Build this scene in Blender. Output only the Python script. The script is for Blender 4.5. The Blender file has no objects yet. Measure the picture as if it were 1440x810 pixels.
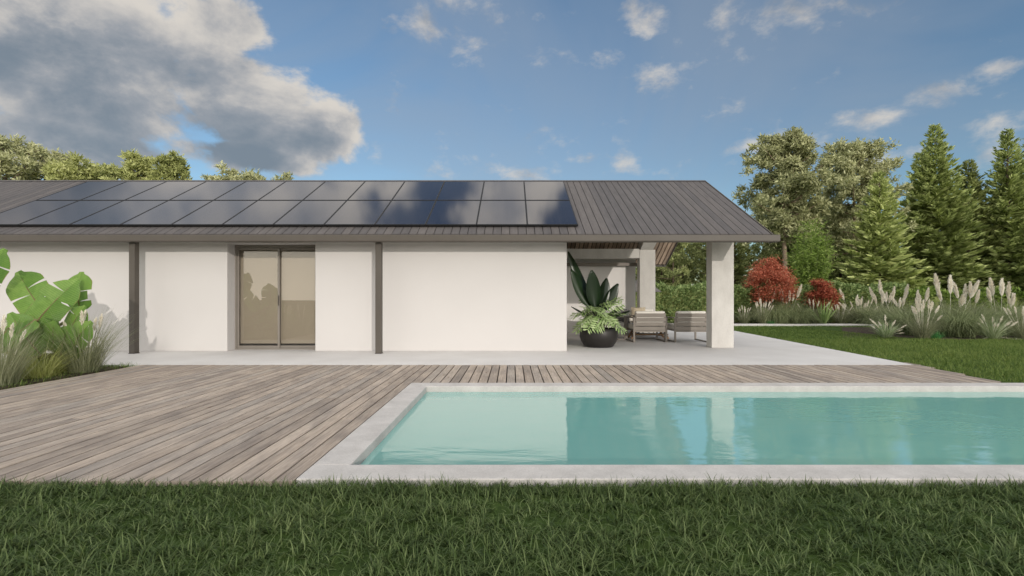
import bpy, math, random
import numpy as np
from mathutils import Vector, Matrix

rng = np.random.default_rng(11)
random.seed(11)
scene = bpy.context.scene
COL = scene.collection
PI = math.pi
EYE, F, HX, HY = 1.1, 660.0, 720.0, 420.0      # eye height and surveyed pinhole of the photograph

def W(px, py, d):
    """surveyed point: sight line through (px,py) met at ground distance d"""
    return Vector(((px - HX) * d / F, d, EYE + (HY - py) * d / F))

# ------------------------------------------------------------------ helpers
def tag(o, label=None, cat=None, group=None, kind=None):
    if label: o['label'] = label
    if cat: o['category'] = cat
    if group: o['group'] = group
    if kind: o['kind'] = kind
    return o

def empty(name, loc=(0, 0, 0), rz=0.0):
    o = bpy.data.objects.new(name, None)
    o.empty_display_size = .2
    o.location = loc
    o.rotation_euler = (0, 0, rz)
    COL.objects.link(o)
    return o

def link(name, me, mat, parent=None, loc=None):
    o = bpy.data.objects.new(name, me)
    COL.objects.link(o)
    if mat is not None:
        for m in (mat if isinstance(mat, (list, tuple)) else [mat]):
            me.materials.append(m)
    if parent is not None: o.parent = parent
    if loc is not None: o.location = loc
    return o

def copy_tree(o, parent=None):
    c = o.copy()
    COL.objects.link(c)
    c.parent = parent
    for ch in list(o.children):
        copy_tree(ch, c)
    return c

def np_mesh(name, V, polys, mat_idx=None, smooth=False):
    """V (n,3); polys list of (m,k) int arrays"""
    me = bpy.data.meshes.new(name)
    V = np.asarray(V, dtype=np.float32)
    me.vertices.add(len(V))
    me.vertices.foreach_set('co', V.ravel())
    loops = np.concatenate([p.ravel() for p in polys]).astype(np.int32)
    tot = np.concatenate([np.full(len(p), p.shape[1]) for p in polys])
    start = np.concatenate([[0], np.cumsum(tot)[:-1]]).astype(np.int32)
    me.loops.add(len(loops))
    me.loops.foreach_set('vertex_index', loops)
    me.polygons.add(len(tot))
    me.polygons.foreach_set('loop_start', start)
    if mat_idx is not None:
        me.polygons.foreach_set('material_index', np.asarray(mat_idx, dtype=np.int32))
    if smooth:
        me.polygons.foreach_set('use_smooth', np.ones(len(tot), dtype=bool))
    me.update(calc_edges=True)
    me.validate()
    return me

class MB:
    """collects boxes, bars, tubes and strips into ONE mesh"""
    def __init__(s): s.v = []; s.f = []
    def add(s, vs, fs):
        o = len(s.v)
        s.v += [tuple(v) for v in vs]
        s.f += [tuple(i + o for i in f) for f in fs]
        return s
    def box(s, a, b):
        x0, y0, z0 = a; x1, y1, z1 = b
        return s.add([(x0,y0,z0),(x1,y0,z0),(x1,y1,z0),(x0,y1,z0),(x0,y0,z1),(x1,y0,z1),(x1,y1,z1),(x0,y1,z1)],
                     [(0,3,2,1),(4,5,6,7),(0,1,5,4),(1,2,6,5),(2,3,7,6),(3,0,4,7)])
    def prism_x(s, prof, x0, x1):
        """profile of (y,z) points extruded along x"""
        n = len(prof)
        vs = [(x0, y, z) for y, z in prof] + [(x1, y, z) for y, z in prof]
        fs = [tuple(range(n)), tuple(reversed(range(n, 2 * n)))]
        fs += [(i, i + n, (i + 1) % n + n, (i + 1) % n) for i in range(n)]
        return s.add(vs, fs)
    def prism_z(s, poly, z0, z1):
        n = len(poly)
        vs = [(x, y, z0) for x, y in poly] + [(x, y, z1) for x, y in poly]
        fs = [tuple(reversed(range(n))), tuple(range(n, 2 * n))]
        fs += [(i, (i + 1) % n, (i + 1) % n + n, i + n) for i in range(n)]
        return s.add(vs, fs)
    def bar(s, a, b, w, h, up=(0, 0, 1)):
        a, b = Vector(a), Vector(b); d = (b - a).normalized()
        u = Vector(up)
        if abs(d.dot(u)) > .98: u = Vector((0, 1, 0))
        sd = d.cross(u).normalized() * (w / 2); u2 = sd.cross(d).normalized() * (h / 2)
        vs = [a - sd - u2, a + sd - u2, a + sd + u2, a - sd + u2, b - sd - u2, b + sd - u2, b + sd + u2, b - sd + u2]
        return s.add(vs, [(0,1,2,3),(7,6,5,4),(0,4,5,1),(1,5,6,2),(2,6,7,3),(3,7,4,0)])
    def tube(s, pts, rad, n=8):
        pts = [Vector(p) for p in pts]; base = len(s.v); fs = []
        if not isinstance(rad, (list, tuple)): rad = [rad] * len(pts)
        vs = []
        for i, p in enumerate(pts):
            d = (pts[min(i + 1, len(pts) - 1)] - pts[max(i - 1, 0)]).normalized()
            u = Vector((0, 0, 1)) if abs(d.z) < .9 else Vector((1, 0, 0))
            a = d.cross(u).normalized(); b = d.cross(a)
            for k in range(n):
                t = 2 * PI * k / n
                vs.append(p + (a * math.cos(t) + b * math.sin(t)) * rad[i])
        for i in range(len(pts) - 1):
            for k in range(n):
                fs.append((i*n + k, i*n + (k+1) % n, (i+1)*n + (k+1) % n, (i+1)*n + k))
        fs.append(tuple(reversed(range(n)))); fs.append(tuple(range((len(pts)-1)*n, len(pts)*n)))
        return s.add(vs, fs)
    def lathe(s, prof, c=(0, 0, 0), n=40):
        vs = []; fs = []
        for r, z in prof:
            for k in range(n):
                t = 2 * PI * k / n
                vs.append((c[0] + r * math.cos(t), c[1] + r * math.sin(t), c[2] + z))
        for i in range(len(prof) - 1):
            for k in range(n):
                fs.append((i*n + k, i*n + (k+1) % n, (i+1)*n + (k+1) % n, (i+1)*n + k))
        return s.add(vs, fs)
    def build(s, name, mat, parent=None, loc=None, bevel=0, smooth=False, off=None):
        me = bpy.data.meshes.new(name)
        v = s.v
        if off is not None: v = [(x - off[0], y - off[1], z - off[2]) for x, y, z in v]
        me.from_pydata(v, [], s.f)
        me.update()
        if smooth:
            me.polygons.foreach_set('use_smooth', [True] * len(me.polygons))
        o = link(name, me, mat, parent, loc)
        if bevel:
            m = o.modifiers.new('bevel', 'BEVEL'); m.width = bevel; m.segments = 2; m.limit_method = 'ANGLE'
        return o

# ------------------------------------------------------------------ materials
def new_mat(name):
    m = bpy.data.materials.new(name); m.use_nodes = True
    nt = m.node_tree; b = nt.nodes['Principled BSDF']
    return m, nt, b

def N(nt, t, **kw):
    n = nt.nodes.new(t)
    for k, v in kw.items():
        if k.startswith('i_'):
            key = k[2:]
            n.inputs[int(key) if key.isdigit() else key].default_value = v
        else: setattr(n, k, v)
    return n

def ramp(nt, fac, stops):
    r = nt.nodes.new('ShaderNodeValToRGB')
    e = r.color_ramp.elements
    while len(e) < len(stops): e.new(.5)
    for el, (p, c) in zip(e, stops):
        el.position = p; el.color = (*c, 1)
    nt.links.new(fac, r.inputs[0])
    return r.outputs[0]

def coords(nt, scale=(1, 1, 1), kind='Object'):
    tc = N(nt, 'ShaderNodeTexCoord'); mp = N(nt, 'ShaderNodeMapping')
    mp.inputs['Scale'].default_value = scale
    nt.links.new(tc.outputs[kind], mp.inputs[0])
    return mp.outputs[0]

def noise(nt, vec, scale, detail=4, rough=.55, dist=0):
    n = N(nt, 'ShaderNodeTexNoise')
    n.inputs['Scale'].default_value = scale; n.inputs['Detail'].default_value = detail
    n.inputs['Roughness'].default_value = rough; n.inputs['Distortion'].default_value = dist
    nt.links.new(vec, n.inputs['Vector'])
    return n.outputs[0]

def mixc(nt, fac, a, b, mode='MIX'):
    n = N(nt, 'ShaderNodeMix', data_type='RGBA', blend_type=mode)
    for k, v in (('Factor', fac), ('A', a), ('B', b)):
        idx = {'Factor': 0, 'A': 6, 'B': 7}[k]
        if hasattr(v, 'links') or hasattr(v, 'is_linked'): nt.links.new(v, n.inputs[idx])
        elif k == 'Factor': n.inputs[0].default_value = v
        else: n.inputs[idx].default_value = (*v, 1)
    return n.outputs[2]

def math_n(nt, op, a, b=None, clamp=False):
    n = N(nt, 'ShaderNodeMath', operation=op, use_clamp=clamp)
    for i, v in enumerate((a, b)):
        if v is None: continue
        if isinstance(v, (int, float)): n.inputs[i].default_value = v
        else: nt.links.new(v, n.inputs[i])
    return n.outputs[0]

def bump(nt, b, h, strength, dist=.01):
    bn = N(nt, 'ShaderNodeBump'); bn.inputs['Strength'].default_value = strength; bn.inputs['Distance'].default_value = dist
    nt.links.new(h, bn.inputs['Height']); nt.links.new(bn.outputs[0], b.inputs['Normal'])

def surf_mat(name, c0, c1, scale=3, rough=.8, fine=60, bump_s=.15, stretch=(1, 1, 1), spec=.3, fine_amt=.25, metallic=0):
    m, nt, b = new_mat(name)
    v = coords(nt, stretch)
    n1 = noise(nt, v, scale, 6, .6)
    n2 = noise(nt, v, fine, 3, .6)
    f = math_n(nt, 'ADD', math_n(nt, 'MULTIPLY', n1, 1 - fine_amt), math_n(nt, 'MULTIPLY', n2, fine_amt))
    nt.links.new(ramp(nt, f, [(.32, c0), (.68, c1)]), b.inputs['Base Color'])
    b.inputs['Roughness'].default_value = rough
    b.inputs['Specular IOR Level'].default_value = spec
    b.inputs['Metallic'].default_value = metallic
    if bump_s: bump(nt, b, n2, bump_s, .004)
    return m

def leaf_mat(name, dark, mid, light, trans=.35, rough=.6, clump=1.2, spec=.25):
    m, nt, b = new_mat(name)
    g = N(nt, 'ShaderNodeNewGeometry')
    v = coords(nt)
    n1 = noise(nt, v, clump, 3, .6)
    f = math_n(nt, 'ADD', math_n(nt, 'MULTIPLY', g.outputs['Random Per Island'], .55), math_n(nt, 'MULTIPLY', n1, .45))
    oi = N(nt, 'ShaderNodeObjectInfo')
    f = math_n(nt, 'ADD', f, math_n(nt, 'MULTIPLY', math_n(nt, 'SUBTRACT', oi.outputs['Random'], .5), .22))
    col = ramp(nt, f, [(.2, dark), (.5, mid), (.8, light)])
    nt.links.new(col, b.inputs['Base Color'])
    b.inputs['Roughness'].default_value = rough
    b.inputs['Specular IOR Level'].default_value = spec
    if trans:
        tr = N(nt, 'ShaderNodeBsdfTranslucent'); nt.links.new(col, tr.inputs[0])
        mx = N(nt, 'ShaderNodeMixShader'); mx.inputs[0].default_value = trans
        nt.links.new(b.outputs[0], mx.inputs[1]); nt.links.new(tr.outputs[0], mx.inputs[2])
        nt.links.new(mx.outputs[0], nt.nodes['Material Output'].inputs[0])
    return m

M = {}
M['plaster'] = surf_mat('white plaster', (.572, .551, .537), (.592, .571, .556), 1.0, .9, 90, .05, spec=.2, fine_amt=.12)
M['plaster_lightened'] = surf_mat('lightened white plaster', (.76, .735, .71), (.80, .775, .75), 1.0, .9, 90, .05, spec=.2, fine_amt=.12)  # same plaster, colour lightened to brighten the dim terrace walls
M['inside'] = surf_mat('beige inner plaster', (.70, .665, .60), (.75, .71, .645), 1.2, .9, 60, .05)
M['concrete'] = surf_mat('board marked concrete', (.47, .45, .42), (.63, .61, .575), 2.6, .85, 45, .35, stretch=(1.6, 1.6, .7), fine_amt=.35)
M['patio'] = surf_mat('pale concrete slab', (.56, .54, .52), (.67, .655, .64), 1.1, .8, 40, .12, fine_amt=.3)
M['coping'] = surf_mat('light stone coping', (.40, .38, .36), (.60, .575, .55), 5, .8, 110, .3, fine_amt=.45)
M['path'] = surf_mat('pale path', (.5, .48, .45), (.62, .6, .57), 2, .9, 30, .2)
M['metal'] = surf_mat('brown grey painted metal', (.078, .067, .056), (.094, .082, .069), 2, .5, 60, .02)
M['metal_dark'] = surf_mat('dark bronze metal', (.06, .05, .042), (.08, .068, .058), 2, .45, 60, .02)
M['door_metal'] = surf_mat('bronze door profile', (.20, .18, .155), (.24, .215, .19), 2, .45, 60, .02)
M['taupe'] = surf_mat('taupe powder coated aluminium', (.20, .175, .15), (.25, .22, .19), 4, .5, 60, .03)
M['cushion'] = surf_mat('cream outdoor fabric', (.70, .665, .60), (.80, .765, .70), 3, .95, 220, .3)
M['pillow_tan'] = surf_mat('tan linen', (.45, .38, .27), (.55, .47, .35), 4, .95, 200, .3)
M['pillow_dark'] = surf_mat('charcoal patterned fabric', (.03, .03, .03), (.22, .21, .2), 38, .95, 90, .3, fine_amt=.1)
M['table_wood'] = surf_mat('warm brown wood', (.20, .105, .045), (.34, .20, .10), 4, .6, 40, .15, stretch=(1, 8, 8))
M['pot'] = surf_mat('black glazed pot', (.018, .016, .015), (.03, .027, .025), 4, .42, 40, .02)
M['soil'] = surf_mat('dark soil', (.03, .022, .015), (.07, .05, .035), 6, .95, 40, .6)
M['bark'] = surf_mat('grey brown bark', (.07, .05, .035), (.20, .15, .11), 6, .95, 30, .6, stretch=(1, 1, .25))
M['bark_pine'] = surf_mat('orange pine bark', (.17, .12, .085), (.34, .26, .19), 5, .95, 30, .6, stretch=(1, 1, .25))
M['pool'] = surf_mat('turquoise pool lining', (.50, .84, .79), (.58, .88, .83), .8, .7, 30, .0)
M['canvas'] = surf_mat('grey parasol cloth', (.10, .09, .085), (.15, .14, .13), 5, .9, 60, .1)

# weathered deck wood: colour differs from board to board, grain runs along y
def deck_mat():
    m, nt, b = new_mat('weathered deck boards')
    g = N(nt, 'ShaderNodeNewGeometry')
    tc = N(nt, 'ShaderNodeTexCoord')
    r = g.outputs['Random Per Island']
    cx = N(nt, 'ShaderNodeCombineXYZ')
    nt.links.new(math_n(nt, 'MULTIPLY', r, 9.0), cx.inputs[0]); nt.links.new(math_n(nt, 'MULTIPLY', r, 41.0), cx.inputs[1])
    va = N(nt, 'ShaderNodeVectorMath', operation='ADD')
    nt.links.new(tc.outputs['Object'], va.inputs[0]); nt.links.new(cx.outputs[0], va.inputs[1])
    def mp(s):
        x = N(nt, 'ShaderNodeMapping'); x.inputs['Scale'].default_value = s
        nt.links.new(va.outputs[0], x.inputs[0]); return x.outputs[0]
    g1 = noise(nt, mp((26, 1.1, 26)), 1.6, 7, .65, 1.2)
    g2 = noise(nt, mp((90, 3, 90)), 2.2, 5, .6, .5)
    st = noise(nt, mp((3.0, 1.0, 3.0)), 1.7, 5, .6)
    f = math_n(nt, 'ADD', math_n(nt, 'MULTIPLY', g1, .55), math_n(nt, 'MULTIPLY', g2, .45))
    c = ramp(nt, f, [(.30, (.195, .163, .136)), (.46, (.36, .314, .270)), (.62, (.475, .424, .370)), (.8, (.56, .512, .46))])
    tone = ramp(nt, r, [(0, (.74, .72, .71)), (.35, (.98, .94, .90)), (.7, (1.08, 1.05, 1.02)), (1, (.86, .87, .88))])
    c = mixc(nt, 1.0, c, tone, 'MULTIPLY')
    c = mixc(nt, 1.0, c, ramp(nt, st, [(.35, (.74, .74, .76)), (.6, (1.08, 1.06, 1.04))]), 'MULTIPLY')
    # knots
    vo = N(nt, 'ShaderNodeTexVoronoi'); vo.inputs['Scale'].default_value = 1.0
    nt.links.new(mp((7, 1.6, 7)), vo.inputs['Vector'])
    k = ramp(nt, vo.outputs['Distance'], [(.03, (.45, .38, .32)), (.11, (1, 1, 1))])
    c = mixc(nt, .8, c, k, 'MULTIPLY')
    nt.links.new(c, b.inputs['Base Color'])
    b.inputs['Roughness'].default_value = .82; b.inputs['Specular IOR Level'].default_value = .25
    bump(nt, b, f, .5, .004)
    return m
M['deck'] = deck_mat()

def slat_mat():
    m, nt, b = new_mat('brown timber boards')
    g = N(nt, 'ShaderNodeNewGeometry')
    v = coords(nt, (20, 1.5, 1.5))
    n1 = noise(nt, v, 2, 5, .6)
    c = ramp(nt, n1, [(.3, (.27, .195, .14)), (.7, (.56, .445, .35))])
    c = mixc(nt, 1, c, ramp(nt, g.outputs['Random Per Island'], [(0, (.6, .58, .56)), (1, (1.25, 1.2, 1.15))]), 'MULTIPLY')
    nt.links.new(c, b.inputs['Base Color']); b.inputs['Roughness'].default_value = .7
    return m
M['slat'] = slat_mat()

def roof_mat():
    m, nt, b = new_mat('grey brown roof strips')
    g = N(nt, 'ShaderNodeNewGeometry')
    v = coords(nt, (5, .8, .8))
    n1 = noise(nt, v, 2.5, 6, .65)
    v2 = coords(nt, (1, 1, 1))
    n2 = noise(nt, v2, 45, 3, .6)
    f = math_n(nt, 'ADD', math_n(nt, 'MULTIPLY', n1, .6), math_n(nt, 'MULTIPLY', n2, .4))
    c = ramp(nt, f, [(.32, (.066, .061, .060)), (.7, (.128, .118, .116))])
    c = mixc(nt, 1, c, ramp(nt, g.outputs['Random Per Island'], [(0, (.84, .84, .86)), (1, (1.12, 1.09, 1.06))]), 'MULTIPLY')
    nt.links.new(c, b.inputs['Base Color']); b.inputs['Roughness'].default_value = .62
    b.inputs['Specular IOR Level'].default_value = .3
    bump(nt, b, n2, .2, .004)
    return m
M['roof'] = roof_mat()
M['roof_gap'] = surf_mat('roof underlay', (.03, .027, .025), (.04, .036, .034), 3, .9, 40, 0)

def solar_mat():
    m, nt, b = new_mat('dark solar glass')
    v = coords(nt)
    br = N(nt, 'ShaderNodeTexBrick'); br.offset = 0
    br.inputs['Scale'].default_value = 1; br.inputs['Mortar Size'].default_value = .0025
    br.inputs['Brick Width'].default_value = .165; br.inputs['Row Height'].default_value = .156
    br.inputs['Color1'].default_value = (.012, .013, .024, 1); br.inputs['Color2'].default_value = (.014, .015, .027, 1)
    br.inputs['Mortar'].default_value = (.03, .03, .04, 1)
    nt.links.new(v, br.inputs['Vector'])
    nt.links.new(br.outputs[0], b.inputs['Base Color'])
    b.inputs['Roughness'].default_value = .07; b.inputs['IOR'].default_value = 1.8
    return m
M['solar'] = solar_mat()
M['solar_frame'] = surf_mat('black anodised frame', (.012, .012, .013), (.02, .02, .021), 3, .5, 40, 0)

def glass_mat():
    m, nt, b = new_mat('bronze tinted glass')
    nt.nodes.remove(b)
    tr = N(nt, 'ShaderNodeBsdfTransparent'); tr.inputs[0].default_value = (.93, .91, .875, 1)
    gl = N(nt, 'ShaderNodeBsdfGlossy'); gl.inputs['Color'].default_value = (.84, .81, .76, 1); gl.inputs['Roughness'].default_value = .01
    lw = N(nt, 'ShaderNodeFresnel'); lw.inputs['IOR'].default_value = 1.5
    f = math_n(nt, 'ADD', math_n(nt, 'MULTIPLY', lw.outputs[0], .7), .025, True)
    mx = N(nt, 'ShaderNodeMixShader')
    nt.links.new(f, mx.inputs[0]); nt.links.new(tr.outputs[0], mx.inputs[1]); nt.links.new(gl.outputs[0], mx.inputs[2])
    nt.links.new(mx.outputs[0], nt.nodes['Material Output'].inputs[0])
    return m
M['glass'] = glass_mat()
M['pane_backing'] = surf_mat('taupe tone sheet', (.47, .44, .39), (.50, .465, .415), 2, .95, 150, .05)

def water_mat():
    m, nt, b = new_mat('still pool water')
    nt.nodes.remove(b)
    v = coords(nt, (.55, 1.3, 1))
    h = math_n(nt, 'ADD', noise(nt, v, 2.2, 3, .5, .6), math_n(nt, 'MULTIPLY', noise(nt, v, 13, 3, .55, .3), .16))
    bn = N(nt, 'ShaderNodeBump'); bn.inputs['Strength'].default_value = .5; bn.inputs['Distance'].default_value = .012
    nt.links.new(h, bn.inputs['Height'])
    tr = N(nt, 'ShaderNodeBsdfTransparent'); tr.inputs[0].default_value = (.80, .98, .96, 1)
    gl = N(nt, 'ShaderNodeBsdfGlossy'); gl.inputs['Roughness'].default_value = .0
    gl.inputs['Color'].default_value = (1.0, .97, .92, 1)
    fr = N(nt, 'ShaderNodeFresnel'); fr.inputs['IOR'].default_value = 3.8
    nt.links.new(bn.outputs[0], fr.inputs['Normal']); nt.links.new(bn.outputs[0], gl.inputs['Normal'])
    df = N(nt, 'ShaderNodeBsdfDiffuse'); df.inputs[0].default_value = (.36, .84, .79, 1)
    body = N(nt, 'ShaderNodeMixShader'); body.inputs[0].default_value = .55      # slightly milky water
    nt.links.new(tr.outputs[0], body.inputs[1]); nt.links.new(df.outputs[0], body.inputs[2])
    mx = N(nt, 'ShaderNodeMixShader')
    nt.links.new(fr.outputs[0], mx.inputs[0]); nt.links.new(body.outputs[0], mx.inputs[1]); nt.links.new(gl.outputs[0], mx.inputs[2])
    nt.links.new(mx.outputs[0], nt.nodes['Material Output'].inputs[0])
    return m
M['water'] = water_mat()

def ground_mat():
    m, nt, b = new_mat('mown turf ground')
    v = coords(nt)
    n1 = noise(nt, v, .25, 5, .6); n2 = noise(nt, v, 18, 5, .7)
    f = math_n(nt, 'ADD', math_n(nt, 'MULTIPLY', n1, .4), math_n(nt, 'MULTIPLY', n2, .6))
    nt.links.new(ramp(nt, f, [(.3, (.020, .034, .010)), (.5, (.045, .075, .018)), (.7, (.075, .115, .03))]), b.inputs['Base Color'])
    b.inputs['Roughness'].default_value = .95; b.inputs['Specular IOR Level'].default_value = .1
    bump(nt, b, n2, .6, .03)
    return m
M['ground'] = ground_mat()

M['grass_near'] = leaf_mat('dark lawn blades', (0.035, 0.062, 0.018), (0.08, 0.125, 0.035), (0.17, 0.22, 0.085), .25, .5, 1.5)
M['grass_far'] = leaf_mat('bright lawn blades', (0.06, 0.11, 0.02), (0.13, 0.2, 0.04), (0.23, 0.29, 0.075), .3, .6, .6)
M['spruce'] = leaf_mat('spruce sprays', (0.15, 0.19, 0.055), (0.4, 0.47, 0.16), (0.66, 0.71, 0.29), .25, .6, .7)
M['spruce_dark'] = leaf_mat('dark spruce sprays', (0.09, 0.115, 0.04), (0.27, 0.31, 0.1), (0.47, 0.5, 0.19), .25, .6, .7)
M['pine'] = leaf_mat('pine needles', (0.2, 0.22, 0.1), (0.45, 0.46, 0.23), (0.62, 0.62, 0.37), .25, .6, .9)
M['forest'] = leaf_mat('forest foliage', (0.11, 0.14, 0.055), (0.28, 0.32, 0.12), (0.44, 0.47, 0.2), .25, .7, .5)
M['left_trees'] = leaf_mat('yellow green needles', (0.16, 0.185, 0.06), (0.4, 0.43, 0.15), (0.58, 0.6, 0.26), .3, .6, .8)
M['maple'] = leaf_mat('red maple leaves', (0.2, 0.04, 0.022), (0.46, 0.125, 0.07), (0.62, 0.25, 0.15), .3, .55, 2.5)
M['bamboo'] = leaf_mat('feathery light green leaves', (0.09, 0.15, 0.025), (0.22, 0.32, 0.06), (0.36, 0.45, 0.13), .35, .6, 1.0)
M['hedge'] = leaf_mat('hedge leaves', (0.11, 0.165, 0.055), (0.25, 0.34, 0.12), (0.42, 0.5, 0.22), .3, .6, 1.2)
M['pampas_leaf'] = leaf_mat('grey green grass blades', (0.14, 0.16, 0.08), (0.28, 0.3, 0.17), (0.44, 0.45, 0.29), .35, .7, 2)
M['mound_leaf'] = leaf_mat('olive brown grass blades', (0.13, 0.165, 0.07), (0.26, 0.31, 0.145), (0.42, 0.46, 0.25), .35, .7, 2)
M['plume'] = leaf_mat('cream plume', (0.74, 0.68, 0.56), (0.84, 0.79, 0.68), (0.9, 0.87, 0.78), .3, .9, 3)
M['white_tip'] = leaf_mat('white green blades', (0.16, 0.24, 0.09), (0.34, 0.42, 0.22), (0.55, 0.6, 0.4), .35, .6, 3)
M['agave'] = leaf_mat('bright sword leaves', (0.13, 0.23, 0.06), (0.27, 0.4, 0.13), (0.42, 0.54, 0.22), .3, .5, 3)
M['tuft'] = leaf_mat('fresh green tuft', (0.05, 0.2, 0.05), (0.09, 0.3, 0.09), (0.14, 0.36, 0.13), .3, .6, 3)
M['yellow_grass'] = leaf_mat('yellow green sedge', (0.22, 0.26, 0.06), (0.4, 0.43, 0.13), (0.58, 0.6, 0.26), .35, .6, 3)
M['banana'] = leaf_mat('banana leaf', (0.13, 0.26, 0.045), (0.18, 0.33, 0.065), (0.25, 0.41, 0.1), .4, .38, 4, .4)
def banana_mat():
    m = M['banana']; nt = m.node_tree; b = nt.nodes['Principled BSDF']
    a = N(nt, 'ShaderNodeAttribute', attribute_name='along'); c = N(nt, 'ShaderNodeAttribute', attribute_name='across')
    vein = math_n(nt, 'SINE', math_n(nt, 'MULTIPLY', a.outputs['Fac'], 210.0))
    old = b.inputs['Base Color'].links[0].from_socket
    nz_ = noise(nt, coords(nt), 9, 4, .6)
    edge = math_n(nt, 'MULTIPLY', math_n(nt, 'GREATER_THAN', math_n(nt, 'ADD', c.outputs['Fac'], math_n(nt, 'MULTIPLY', nz_, .16)), 1.06), .7)
    v = ramp(nt, vein, [(0.0, (.90, .92, .86)), (.55, (1, 1, 1)), (1.0, (1.05, 1.04, 1.03))])
    col = mixc(nt, edge, mixc(nt, 1.0, mixc(nt, 1.0, old, v, 'MULTIPLY'), ramp(nt, nz_, [(.35, (.84, .88, .78)), (.65, (1.1, 1.06, 1.0))]), 'MULTIPLY'), (.33, .24, .09))
    nt.links.new(col, b.inputs['Base Color'])
    for n_ in nt.nodes:
        if n_.type == 'BSDF_TRANSLUCENT': nt.links.new(col, n_.inputs[0])
    bump(nt, b, vein, .5, .004)
banana_mat()
M['rib'] = surf_mat('brown leaf rib', (.13, .10, .04), (.2, .17, .07), 6, .6, 40, 0)
M['philo'] = leaf_mat('split light leaf', (0.24, 0.38, 0.12), (0.4, 0.54, 0.23), (0.56, 0.68, 0.36), .3, .4, 3, .4)
M['strelitzia'] = leaf_mat('dark paddle leaf', (0.004, 0.013, 0.005), (0.01, 0.026, 0.008), (0.022, 0.048, 0.014), .1, .32, 3, .5)
M['stem'] = surf_mat('green stem', (.10, .15, .05), (.2, .24, .1), 6, .7, 40, 0)

# ------------------------------------------------------------------ foliage toolkit (numpy)
def unit(a): return a / np.maximum(np.linalg.norm(a, axis=-1, keepdims=True), 1e-9)

def diamonds(c, d, L, Wd, roll=None, fold=.0, base=.35):
    """leaf faces: start c, direction d, length L, width Wd"""
    n = len(c)
    d = unit(np.asarray(d, float)); L = np.broadcast_to(L, (n,))[:, None]; Wd = np.broadcast_to(Wd, (n,))[:, None]
    r = rng.normal(size=(n, 3)) if roll is None else np.asarray(roll, float)
    s = unit(np.cross(d, r)); nrm = np.cross(s, d)
    m = c + d * L * base
    V = np.stack([c, m + s * Wd / 2 + nrm * fold * Wd, c + d * L, m - s * Wd / 2 + nrm * fold * Wd], 1).reshape(-1, 3)
    Fq = np.arange(4 * n).reshape(n, 4)
    return V, Fq

def blades(b, az, L, lean, curl, wd, nseg=3, tip=.1):
    """grass blades: base points, azimuth, length, lean from vertical at the root, further bend to the tip"""
    n = len(b)
    az = np.broadcast_to(az, (n,)); L = np.broadcast_to(L, (n,)); lean = np.broadcast_to(lean, (n,))
    curl = np.broadcast_to(curl, (n,)); wd = np.broadcast_to(wd, (n,))
    side_az = az + PI / 2 + rng.normal(0, .5, n)
    side = np.stack([np.cos(side_az), np.sin(side_az), np.zeros(n)], 1)
    out = np.stack([np.cos(az), np.sin(az), np.zeros(n)], 1)
    p = b.copy(); rows = []
    for i in range(nseg + 1):
        t = i / nseg
        w = wd * (1 - t) ** .7 if t > .35 else wd * (.7 + .6 * t)
        w = np.maximum(w, wd * tip)
        rows.append((p - side * w[:, None] / 2, p + side * w[:, None] / 2))
        th = lean + curl * (t + .5 / nseg)
        st = out * np.sin(th)[:, None] + np.array([0, 0, 1.0]) * np.cos(th)[:, None]
        p = p + st * (L / nseg)[:, None]
    V = np.stack([q for r in rows for q in r], 1)
    k = V.shape[1]
    base = (np.arange(n) * k)[:, None]
    Fq = np.concatenate([base + np.array([2*i, 2*i + 1, 2*i + 3, 2*i + 2]) for i in range(nseg)], 0)
    return V.reshape(-1, 3), Fq

class NB:
    def __init__(s): s.V = []; s.F = []; s.n = 0
    def add(s, VF):
        V, Fq = VF
        s.V.append(np.asarray(V)); s.F.append(np.asarray(Fq) + s.n); s.n += len(V); return s
    def tube(s, pts, rad, n=6):
        mb = MB().tube(pts, rad, n)
        V = np.array(mb.v); q = np.array([f for f in mb.f if len(f) == 4]); return s.add((V, q))
    def arrays(s):
        return np.concatenate(s.V), np.concatenate(s.F)
    def mesh(s, name): 
        V, Fq = s.arrays(); return np_mesh(name, V, [Fq])
    def build(s, name, mat, parent=None, loc=None):
        return link(name, s.mesh(name), mat, parent, loc)

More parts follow.
